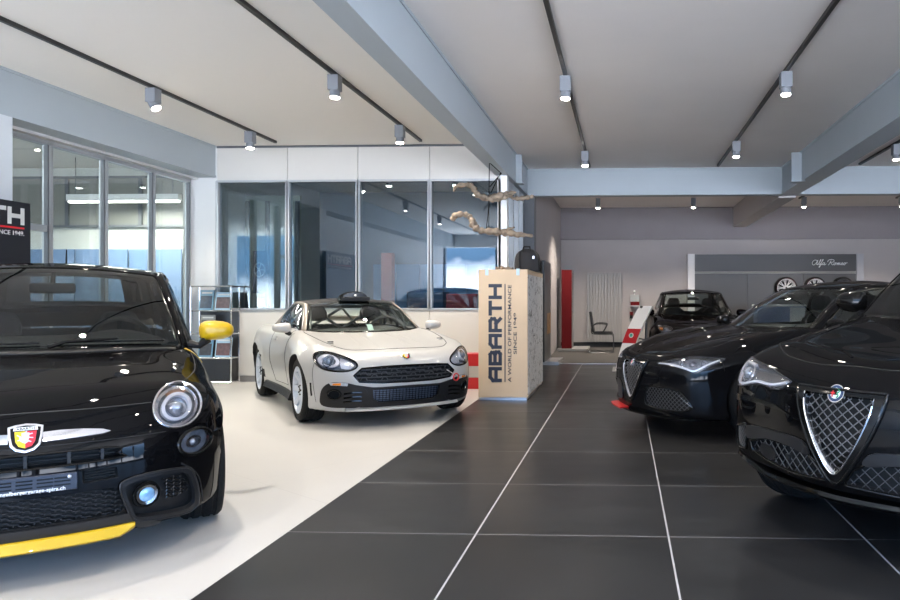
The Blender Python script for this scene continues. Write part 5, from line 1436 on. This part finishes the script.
    fr = [(-.50,.425),(-.335,.392),(0,.396),(.335,.392),(.50,.425),(.46,.26),(.44,.205),(.3,.195),(0,.192),(-.3,.195),(-.44,.205),(-.46,.26)]
    c.patch('lower_bumper_trim', fr, matte_black, off=.005, thick=.02, hole=lo)
    c.backing('oil_cooler', lo, mat('cooler_fins', (.10,.13,.19), .4, metal=.6, noise=.6, nscale=90), .035)
    c.lattice('lower_grille', lo, 'grid', .02, gloss_black, .003, .012)
    mb = MB(); V = []
    for y in np.linspace(-.56, .56, 31):
        x = c.q((y, .22))[0].x; V += [(x-.02, y, .205), (x+.025, y, .185), (x+.03, y, .172), (x-.08, y, .165)]
    obj('front_splitter', mb.add(V, [(i*4+k, (i+1)*4+k, (i+1)*4+(k+1) % 4, i*4+(k+1) % 4) for i in range(30) for k in range(4)]+[(0,1,2,3),(120,121,122,123)]), mat('splitter_grey', (.30,.30,.29), .4), R)
    M = place(c, (.485, .46))
    mb = MB().tube([M @ Vector((.035*math.cos(a), .035*math.sin(a)-.02, .05)) for a in np.linspace(0, 2*PI, 24, endpoint=False)], .007, 8, closed=True)
    tw = obj('tow_loop', mb, red_paint, R, smooth=True)
    obj('tow_cable', MB().tube([M @ Vector((-.09,.06,.01)), M @ Vector((-.02,.01,.04)), M @ Vector((-.04,-.04,.02))], .004), satin, tw)
    shield_badge(c, (0, .665), .78, bigt=False)
    g = dict(center=[(-.46,.86),(-1.06,1.20),(-1.5,1.238),(-1.95,1.20),(-2.45,.95)],
        inner=[(-.66,.63,.87),(-1.17,.50,1.168),(-1.5,.53,1.20),(-1.92,.50,1.16),(-2.35,.56,.93)],
        outer=[(-.72,.67,.86),(-1.20,.55,1.15),(-1.5,.575,1.175),(-1.92,.55,1.12),(-2.35,.62,.91)],
        belt=[(-.74,.67,.87),(-1.2,.67,.88),(-1.5,.67,.88),(-1.92,.66,.89),(-2.35,.64,.90)])
    c.cabin(g, glass('clear_windscreen', (.82,.88,.86)), side_g, matte_black, mat('bronze_grey_pillar', (.16,.13,.10), .35, coat=.5), rear_glass=glass('pale_rear_glass', (.80,.88,.88)), sB=(1.75, 1.85), s_end=2.1)
    seats_and_wheel(c, -1.40, .33, (-1.0, .33, .86, .17), .42, (-.72, -.98, .86, .89, .56), seat_h=.50)
    # roll cage
    mb = MB(); t = .02
    for sd in (1, -1):
        mb.tube([(-1.62, sd*.50, .55), (-1.62, sd*.48, 1.05), (-1.62, sd*.40, 1.13)], t, 8)
        mb.tube([(-1.62, sd*.42, 1.12), (-2.15, sd*.40, .75)], t, 8)
        mb.tube([(-.86, sd*.55, .88), (-1.20, sd*.47, 1.11), (-1.62, sd*.44, 1.12)], t, 8)
    mb.tube([(-1.62, -.42, 1.13), (-1.62, .42, 1.13)], t, 8); mb.tube([(-1.62, -.47, .85), (-1.62, .47, .85)], t, 8)
    mb.tube([(-1.62, -.40, 1.12), (-1.62, 0, .86), (-1.62, .40, 1.12)], t, 8)
    mb.tube([(-2.15, -.40, .78), (-1.64, 0, 1.12), (-2.15, .40, .78)], t, 8)
    obj('roll_cage', mb, mat('cage_grey', (.10,.10,.095), .5), R, smooth=True)
    p = c.surf(1.14, 0)
    sc = MB()
    V = []; n = 8
    for x, w, h in ((.16, .17, .085), (.12, .18, .100), (-.1, .16, .085), (-.30, .10, .015)):
        for k in range(n+1):
            a = -1+2*k/n; V.append((p.x+x, a*w, p.z-.012+(h+.012)*(1-abs(a)**4)))
    F = [(i*(n+1)+k, (i+1)*(n+1)+k, (i+1)*(n+1)+k+1, i*(n+1)+k+1) for i in range(3) for k in range(n)] + [tuple(range(n+1))]
    s_ = obj('roof_scoop', sc.add(V, F), gloss_black, R, smooth=True, angle=30)
    obj('scoop_flap', MB().box(p.x+.155, p.x+.19, -.165, .165, p.z-.01, p.z+.035), matte_black, s_, bevel=.006)
    obj('scoop_marker', MB().sphere((p.x+.165, 0, p.z+.052), .014), mat('badge_white', (.8,.8,.78)), s_, smooth=True)
    obj('windscreen_sticker', MB().add([c.surf(t_, u)+Vector((-.006, 0, -.004)) for t_, u in ((.06,.10),(.06,.0),(.20,.0),(.20,.10))], [(0,1,2,3)]), mat('pale_green_sticker', (.32,.45,.40), .5), R)
    for sd in (1, -1):
        mirror_parts(c, R, (-.80, sd*.70, .86), (-.74, sd*.855, .915), white_paint, (.07, .105, .062), sd)
    def mk(w): return wheel_parts(w, .318, .225, .225, 8, mat('pale_blue_alloy', (.55,.60,.68), .35, metal=.25), sw=.072, dish=.02, m_disc=hidden_black)
    c.wheels(mk)
    return c

# --- 3: dark saloon with the triangular grille ------------------------------------
def vee(w, z0, z1, sag=.0, r=.02):      # rounded-bottom triangle, open list of (y, z)
    P = [(-w, z1), (-w*.93, z1-(z1-z0)*.22), (-w*.66, z1-(z1-z0)*.55), (-w*.30, z1-(z1-z0)*.86), (-w*.13, z0+.012), (0, z0), (w*.13, z0+.012), (w*.30, z1-(z1-z0)*.86), (w*.66, z1-(z1-z0)*.55), (w*.93, z1-(z1-z0)*.22), (w, z1)]
    return [tuple(p) for p in cr(P, 4)]
def vee_grille(c, w, z0, z1, rim, pitch, bw, cw=.010):
    V = vee(w, z0, z1); closed = V
    g = bpy.data.objects.new('shield_grille', None); C.objects.link(g); g.parent = c.root
    O = vee(w*rim, z0-(rim-1)*.16, z1+.022)
    c.patch('grille_surround', O, gloss_black, off=.012, thick=.03, hole=V, parent=g)
    c.rim('surround_edge', O, gloss_black, .008, .010, parent=g)
    c.backing('grille_backing', V, hidden_black, .06, parent=g)
    c.lattice('grille_mesh', V, 'diamond', pitch, mat('shield_mesh_metal', (.15,.15,.155), .35, metal=.6), bw, .018, parent=g, slant=1.15)
    c.rim('chrome_edge', [p for p in V if p[1] < z1-.02], chrome, .0055, .012, parent=g, closed=False)
    # chrome blade: tapering strip along the V
    mb = MB(); n = len(V); Vv = []
    for i, p in enumerate(V):
        a = Vector(V[max(i-1, 0)]); b = Vector(V[min(i+1, n-1)]); t = (b-a).normalized(); nn = Vector((-t.y, t.x))
        f = min(1, (z1-p[1])/(z1-z0)); wd = cw*(.55+1.3*f)
        o_, _ = c.q(p, .016); i_, _ = c.q((p[0]+nn.x*wd, p[1]+nn.y*wd), -.012); o2, _ = c.q((p[0]-nn.x*cw*.3, p[1]-nn.y*cw*.3), .010)
        Vv += [o2, o_, i_]
    F = []
    for i in range(n-1):
        for k in range(2): F.append((i*3+k, (i+1)*3+k, (i+1)*3+k+1, i*3+k+1))
    obj('chrome_blade', mb.add(Vv, F), chrome, g, smooth=True, solid=.004)
    return g
def slim_headlight(c, poly, proj, sd, depth=.045, pr=.03, strip=None, bowl=None):
    H = [(sd*a, b) for a, b in poly]; H = H if sd > 0 else H[::-1]
    h = bpy.data.objects.new('headlight', None); C.objects.link(h); h.parent = c.root
    lamp_bowl('reflector', c, H, depth*.6, bowl or mat('lamp_smoke', (.16,.18,.20), .25, coat=.5), h)
    c.rim('lamp_rim', H, lampdark, .005, 0, parent=h)
    for (y, z) in proj:
        M = place(c, (sd*y, z))
        obj('projector', MB().sphere((0,0,0), pr).lathe([(pr*1.05,.0),(pr*1.35,.012),(pr*1.6,.010),(pr*1.65,-.01)], 24), mat('projector_glass', (.35,.37,.4)), h, smooth=True).matrix_local = M @ Matrix.Translation((0,0,-.024))
    if strip: c.seam('light_strip', [(sd*a, b) for a, b in strip], mat('drl_white', (.85,.86,.9), .2, metal=.3), .0095, off=-.006, parent=h)
    c.patch('lens', H, lens_w, off=.003, thick=.001, parent=h)
def build_saloon():
    c = Car('saloon', 'black_saloon', 'dark grey-black saloon with shield grille and red splitter fin, behind the black SUV', 'car')
    std_cuts(c, .62, -.72, -3.1, .6)
    c.S  # nose
    V = vee(.182, .300, .632); c.cut_front(V, .06)
    head = [tuple(p) for p in cr([(.344,.642),(.46,.674),(.585,.703),(.66,.718),(.75,.714),(.825,.706),(.805,.660),(.76,.602),(.722,.578),(.645,.606),(.50,.634)], 3, True)]
    c.cut_front(head, .05, True)
    ink = [tuple(p) for p in cr([(.243,.405),(.377,.436),(.565,.424),(.635,.396),(.705,.290),(.700,.264),(.63,.235),(.457,.231),(.29,.246),(.225,.277)], 3, True)]
    c.cut_front(ink, .08, True)
    c.names = ['body', 'hood', 'front_bumper', 'door', 'door']
    def reg(P):
        x, y, z = P[:,0], np.abs(P[:,1]), P[:,2]
        hood = (z > .66) & (x > -.75) & (y < np.interp(x, [-.75, .3, .66, .8], [.70, .66, .40, .2])) & (x < .74)
        bump = (x > .40) & ~hood & (z < .74)
        door = (x < -.55) & (x > -1.6) & (z > .28) & (z < .90) & (y > .6)
        return np.where(hood, 1, np.where(bump, 2, np.where(door, 3+(P[:,1] < 0), 0)))
    c.finish(reg, slate_paint)
    R = c.root
    c.seam('hood_seam', [(.745,0),(.735,.14),(.66,.40),(.50,.56),(.3,.655),(-.2,.685),(-.7,.70)], way='t', both=True, parent=c.panels['hood'])
    for sd in (1, -1):
        c.seam('hood_crease', [(.70, sd*.17), (.3, sd*.30), (-.5, sd*.48)], slate_paint, .010, way='t', off=-.005, parent=c.panels['hood'])
        c.seam('bumper_seam', [(.40,.70),(.39,.6)], way=sd, parent=c.panels['front_bumper'])
        c.seam('door_seam', [(-.52,.9),(-.56,.6),(-.5,.3),(-1.5,.27),(-1.62,.9)], way=sd, curve=False, parent=c.panels['door'])
        slim_headlight(c, head, [(.60,.660),(.685,.660),(.75,.665)], sd, .04, .024, strip=[(.37,.646),(.52,.645),(.64,.620),(.715,.598),(.78,.660),(.81,.696)])
    vee_grille(c, .182, .300, .632, 1.20, .046, .0045)
    c.backing('intake_backing', ink, hidden_black, .07, both=True)
    c.lattice('intake_mesh', ink, 'diamond', .040, mat('grille_mesh_metal', (.12,.12,.125), .35, metal=.6), .0035, .015, both=True)
    c.rim('intake_edge', ink, gloss_black, .007, .002, both=True)
    for sd in (1, -1): c.patch('bumper_slot', [(sd*a, b) for a, b in [(.25,.556),(.39,.549),(.53,.518),(.51,.505),(.39,.526),(.25,.536)]], gloss_black, off=.006, thick=.01)
    round_badge(c, (0, .628), .037)
    mb = MB(); V = []
    for y in np.linspace(-.70, .70, 31):
        x = c.q((y, .20))[0].x; V += [(x-.02, y, .178), (x+.03, y, .170), (x+.03, y, .158), (x-.08, y, .150)]
    obj('front_splitter', mb.add(V, [(i*4+k, (i+1)*4+k, (i+1)*4+(k+1) % 4, i*4+(k+1) % 4) for i in range(30) for k in range(4)]+[(0,1,2,3),(120,121,122,123)]), gloss_black, R)
    mb = MB(); V = []
    for y in np.linspace(-.14, -.54, 10):
        x = c.q((y, .22))[0].x; V += [(x-.02, y, .190), (x+.075, y, .182), (x+.075, y, .170), (x-.02, y, .172)]
    obj('splitter_fin', mb.add(V, [(i*4+k, (i+1)*4+k, (i+1)*4+(k+1) % 4, i*4+(k+1) % 4) for i in range(9) for k in range(4)]+[(0,1,2,3),(36,37,38,39)]), red_paint, R)
    g = dict(center=[(-.50,.925),(-1.18,1.335),(-1.85,1.432),(-2.6,1.39),(-3.2,1.05)],
        inner=[(-.70,.69,.91),(-1.38,.53,1.335),(-1.85,.56,1.385),(-2.55,.52,1.34),(-3.1,.60,1.03)],
        outer=[(-.78,.74,.90),(-1.42,.59,1.31),(-1.85,.62,1.35),(-2.55,.58,1.30),(-3.1,.68,1.0)],
        belt=[(-.80,.745,.90),(-1.45,.76,.93),(-1.85,.765,.94),(-2.5,.75,.96),(-3.1,.70,.98)])
    c.cabin(g, windshield_g, glass('mid_side_glass', (.42,.46,.46), 1.5), slate_paint, slate_paint, rear_glass=windshield_g, sB=(1.55, 1.65))
    seats_and_wheel(c, -1.65, .36, (-1.12, .36, .93, .185), .55, (-.82, -1.15, .91, .96, .64))
    for sd in (1, -1): mirror_parts(c, R, (-.86, sd*.76, .92), (-.82, sd*.90, .985), slate_paint, (.08, .115, .068), sd)
    obj('rear_view_mirror', MB().box(-1.14, -1.11, -.11, .11, 1.22, 1.28), interior_m, R, bevel=.012)
    def mk(w): return wheel_parts(w, .335, .245, .24, 5, mat('dark_alloy', (.12,.12,.125), .3, metal=.8), twin=True)
    c.wheels(mk)
    return c

# --- 4: black SUV at the right edge ----------------------------------------------
def build_suv():
    c = Car('suv', 'black_suv', 'large glossy black SUV with big shield grille in the right foreground', 'car')
    std_cuts(c, .68, -.62, -3.1, .75, .64)
    V = vee(.178, .435, .790); c.cut_front(V, .06)
    head = [tuple(p) for p in cr([(.822,.855),(.80,.896),(.70,.893),(.52,.869),(.316,.827),(.314,.810),(.39,.773),(.576,.780),(.749,.745),(.820,.755),(.832,.81)], 3, True)]
    c.cut_front(head, .05, True)
    lm = [(.625,.468),(.46,.515),(.17,.512),(.094,.466),(.052,.400),(.052,.388),(.275,.377),(.48,.392),(.605,.418)]
    c.cut_front(lm, .08, True)
    sm = [(.81,.515),(.67,.552),(.655,.505),(.683,.410),(.80,.396),(.822,.43)]
    c.cut_front(sm, .05, True)
    c.names = ['body', 'hood', 'front_bumper', 'door', 'door']
    def reg(P):
        x, y, z = P[:,0], np.abs(P[:,1]), P[:,2]
        hood = (z > .88) & (x > -.7) & (y < np.interp(x, [-.7, .2, .30, .45, .61, .71], [.78, .76, .72, .62, .45, .2])) & (x < .715)
        bump = (x > .40) & ~hood & (z < .90)
        door = (x < -.55) & (x > -1.6) & (z > .38) & (z < 1.05) & (y > .6)
        return np.where(hood, 1, np.where(bump, 2, np.where(door, 3+(P[:,1] < 0), 0)))
    c.finish(reg, black_paint)
    R = c.root
    c.seam('hood_seam', [(.715,0),(.705,.22),(.61,.46),(.47,.62),(.32,.735),(.22,.76),(-.2,.775),(-.6,.76)], way='t', both=True, parent=c.panels['hood'], r=.0035)
    for sd in (1, -1):
        c.seam('hood_crease', [(.60, sd*.09), (.48, sd*.23), (.42, sd*.42), (.30, sd*.56), (-.1, sd*.60), (-.5, sd*.60)], black_paint, .012, way='t', off=-.0075, parent=c.panels['hood'])
        c.seam('door_seam', [(-.52,1.05),(-.56,.6),(-.5,.4),(-1.5,.37),(-1.62,1.05)], way=sd, curve=False, parent=c.panels['door'])
        slim_headlight(c, head, [(.715,.83)], sd, .045, .038, strip=[(.335,.814),(.46,.790),(.60,.790),(.72,.765),(.800,.770),(.810,.82),(.785,.876),(.66,.872)], bowl=mat('lamp_dark_bowl', (.05,.055,.06), .3, coat=.4))
        H = [(sd*a, b) for a, b in circle(.715, .83, .062, 30, .048)]; c.rim('lamp_ring', H, chrome, .007, -.01)
    g = vee_grille(c, .178, .435, .790, 1.28, .052, .0030, .014)
    c.backing('grille_backing', lm, hidden_black, .07, both=True); c.backing('grille_backing', sm, hidden_black, .04, both=True)
    mesh = mat('grille_mesh_metal', (.12,.12,.125), .35, metal=.6)
    c.lattice('lower_grille', lm, 'diamond', .056, mesh, .0026, .015, both=True)
    c.lattice('side_grille', sm, 'diamond', .022, mesh, .002, .012, both=True)
    c.rim('grille_edge', lm, gloss_black, .007, .002, both=True); c.rim('grille_edge', sm, gloss_black, .006, .002, both=True)
    bl = [tuple(p) for p in cr([(.64,.548),(.50,.560),(.35,.565),(.19,.557),(.138,.508),(.172,.494),(.275,.512),(.45,.514),(.638,.480)], 3, True)]
    c.patch('bumper_blade', bl, trim_grey, off=.012, thick=.02, both=True)
    for sd in (1, -1):
        c.patch('bumper_fin', [(sd*a, b) for a, b in [(.79,.70),(.62,.71),(.40,.70),(.26,.66),(.36,.675),(.62,.68),(.79,.665)]], gloss_black, off=.008, thick=.01)
        M = place(c, (sd*.30, .45)); obj('parking_sensor', flat([(-.014,-.014),(.014,-.014),(.014,.014),(-.014,.014)], M, -.012, .002), trim_grey, R, bevel=.002)
    pl = c.patch('tow_cover', [(.44,.40),(.52,.40),(.56,.435),(.52,.475),(.44,.475),(.40,.435)], matte_black, off=-.004, thick=.01, both=True)
    round_badge(c, (0, .798), .044)
    mb = MB(); V = []
    for y in np.linspace(-.84, .84, 61):
        h, _ = c.q((min(abs(y), .79)*(1 if y > 0 else -1), .34)); x = h.x-max(0, abs(y)-.79)*2.5
        z0 = .325+.05*max(0, abs(y)-.5)/.3
        V += [(x-.03, y, z0+.012), (x+.022, y, z0+.006), (x+.028, y, z0-.012), (x+.012, y, z0-.028), (x-.10, y, z0-.03)]
    obj('lower_lip', mb.add(V, [(i*5+k, (i+1)*5+k, (i+1)*5+(k+1) % 5, i*5+(k+1) % 5) for i in range(60) for k in range(5)]+[(0,1,2,3,4), tuple(300+k for k in range(5))]), gloss_black, R, smooth=True, angle=40)
    g = dict(center=[(-.34,1.105),(-1.0,1.60),(-1.75,1.675),(-2.7,1.62),(-3.4,1.25)],
        inner=[(-.50,.73,1.10),(-1.15,.605,1.57),(-1.75,.62,1.62),(-2.7,.56,1.54),(-3.3,.64,1.22)],
        outer=[(-.58,.785,1.09),(-1.22,.665,1.53),(-1.75,.68,1.57),(-2.7,.63,1.48),(-3.3,.72,1.18)],
        belt=[(-.60,.79,1.09),(-1.3,.80,1.11),(-1.75,.80,1.10),(-2.6,.79,1.12),(-3.3,.74,1.15)])
    c.cabin(g, windshield_dk, side_g, black_paint, black_paint, sB=(1.55, 1.65))
    seats_and_wheel(c, -1.65, .38, (-1.10, .38, 1.10, .19), .70, (-.75, -1.05, 1.08, 1.13, .68))
    for sd in (1, -1): mirror_parts(c, R, (-.82, sd*.79, 1.10), (-.77, sd*.955, 1.215), gloss_black, (.09, .125, .085), sd)
    for sd in (1, -1):
        def mkw(w): pass
    def mk(w): return wheel_parts(w, .36, .255, .25, 5, mat('dark_alloy', (.12,.12,.125), .3, metal=.8), twin=True)
    c.wheels(mk)
    return c

# --- 5: compact car at the back ---------------------------------------------------
def build_hatch():
    c = Car('hatch', 'dark_hatchback', 'dark brownish-black compact hatchback parked at the back in front of the grey display wall', 'car')
    std_cuts(c, .62, -.74, -2.9, .6)
    V = vee(.15, .33, .66); c.cut_front(V, .05)
    head = [tuple(p) for p in cr([(.52,.70),(.56,.745),(.66,.765),(.745,.745),(.765,.70),(.73,.655),(.62,.65)], 3, True)]
    c.cut_front(head, .05, True)
    c.names = ['body', 'hood', 'front_bumper']
    def reg(P):
        x, y, z = P[:,0], np.abs(P[:,1]), P[:,2]
        hood = (z > .70) & (x > -.75) & (y < .64) & (x < .66)
        bump = (x > .40) & ~hood & (z < .72)
        return np.where(hood, 1, np.where(bump, 2, 0))
    c.finish(reg, dark_paint)
    R = c.root
    c.seam('hood_seam', [(.66,0),(.64,.3),(.5,.55),(.2,.64),(-.7,.66)], way='t', both=True, parent=c.panels['hood'])
    for sd in (1, -1):
        slim_headlight(c, head, [(.64,.70)], sd, .045, .035)
        H = [(sd*a, b) for a, b in [(.70,.68),(.75,.70),(.74,.735),(.69,.73)]]; c.patch('turn_signal', H, amber, off=-.01, thick=.006)
        mirror_parts(c, R, (-.82, sd*.74, .90), (-.78, sd*.88, .965), dark_paint, (.08, .11, .07), sd)
    vee_grille(c, .15, .33, .66, 1.2, .04, .004)
    round_badge(c, (0, .67), .035)
    g = dict(center=[(-.50,.905),(-1.20,1.345),(-1.8,1.415),(-2.5,1.39),(-3.1,1.05)],
        inner=[(-.72,.66,.90),(-1.38,.535,1.315),(-1.8,.55,1.365),(-2.45,.50,1.33),(-3.0,.58,1.03)],
        outer=[(-.80,.72,.89),(-1.42,.60,1.285),(-1.8,.62,1.325),(-2.45,.56,1.29),(-3.0,.66,1.0)],
        belt=[(-.82,.72,.90),(-1.45,.74,.91),(-1.8,.745,.92),(-2.4,.73,.94),(-3.0,.68,.96)])
    c.cabin(g, windshield_g, windshield_dk, dark_paint, dark_paint, rear_glass=glass('pale_rear_glass', (.80,.88,.88)), sB=(1.55, 1.65))
    seats_and_wheel(c, -1.60, .35, (-1.12, .35, .90, .185), .52, (-.82, -1.1, .89, .93, .62))
    obj('rear_view_mirror', MB().box(-1.18, -1.15, -.11, .11, 1.20, 1.26), interior_m, R, bevel=.012)
    def mk(w): return wheel_parts(w, .315, .22, .22, 5, alloy, twin=True)
    c.wheels(mk)
    return c
for build in (build_city, build_spider, build_saloon, build_suv, build_hatch): build()
# ------------------------------------------------------------------ camera and view
cam = bpy.data.cameras.new('camera'); co = bpy.data.objects.new('camera', cam); C.objects.link(co)
co.location = (0, 0, CAMH); co.rotation_euler = (PI/2, 0, YAW)
cam.sensor_fit = 'HORIZONTAL'; cam.sensor_width = 36; cam.lens = 36*FPX/900
cam.shift_x = (450-PPX)/900; cam.shift_y = (PPY-300)/900*1.0
cam.clip_start = .05
sc = bpy.context.scene; sc.camera = co
vs = sc.view_settings; vs.view_transform = 'Standard'; vs.look = 'None'; vs.exposure = EXPOSURE; vs.gamma = 1; vs.use_curve_mapping = False
sc.cycles.use_denoising = True; sc.cycles.max_bounces = 10; sc.cycles.diffuse_bounces = 4; sc.cycles.glossy_bounces = 5
sc.cycles.transmission_bounces = 6; sc.cycles.transparent_max_bounces = 24; sc.cycles.caustics_reflective = False; sc.cycles.caustics_refractive = False
sc.cycles.sample_clamp_indirect = 6
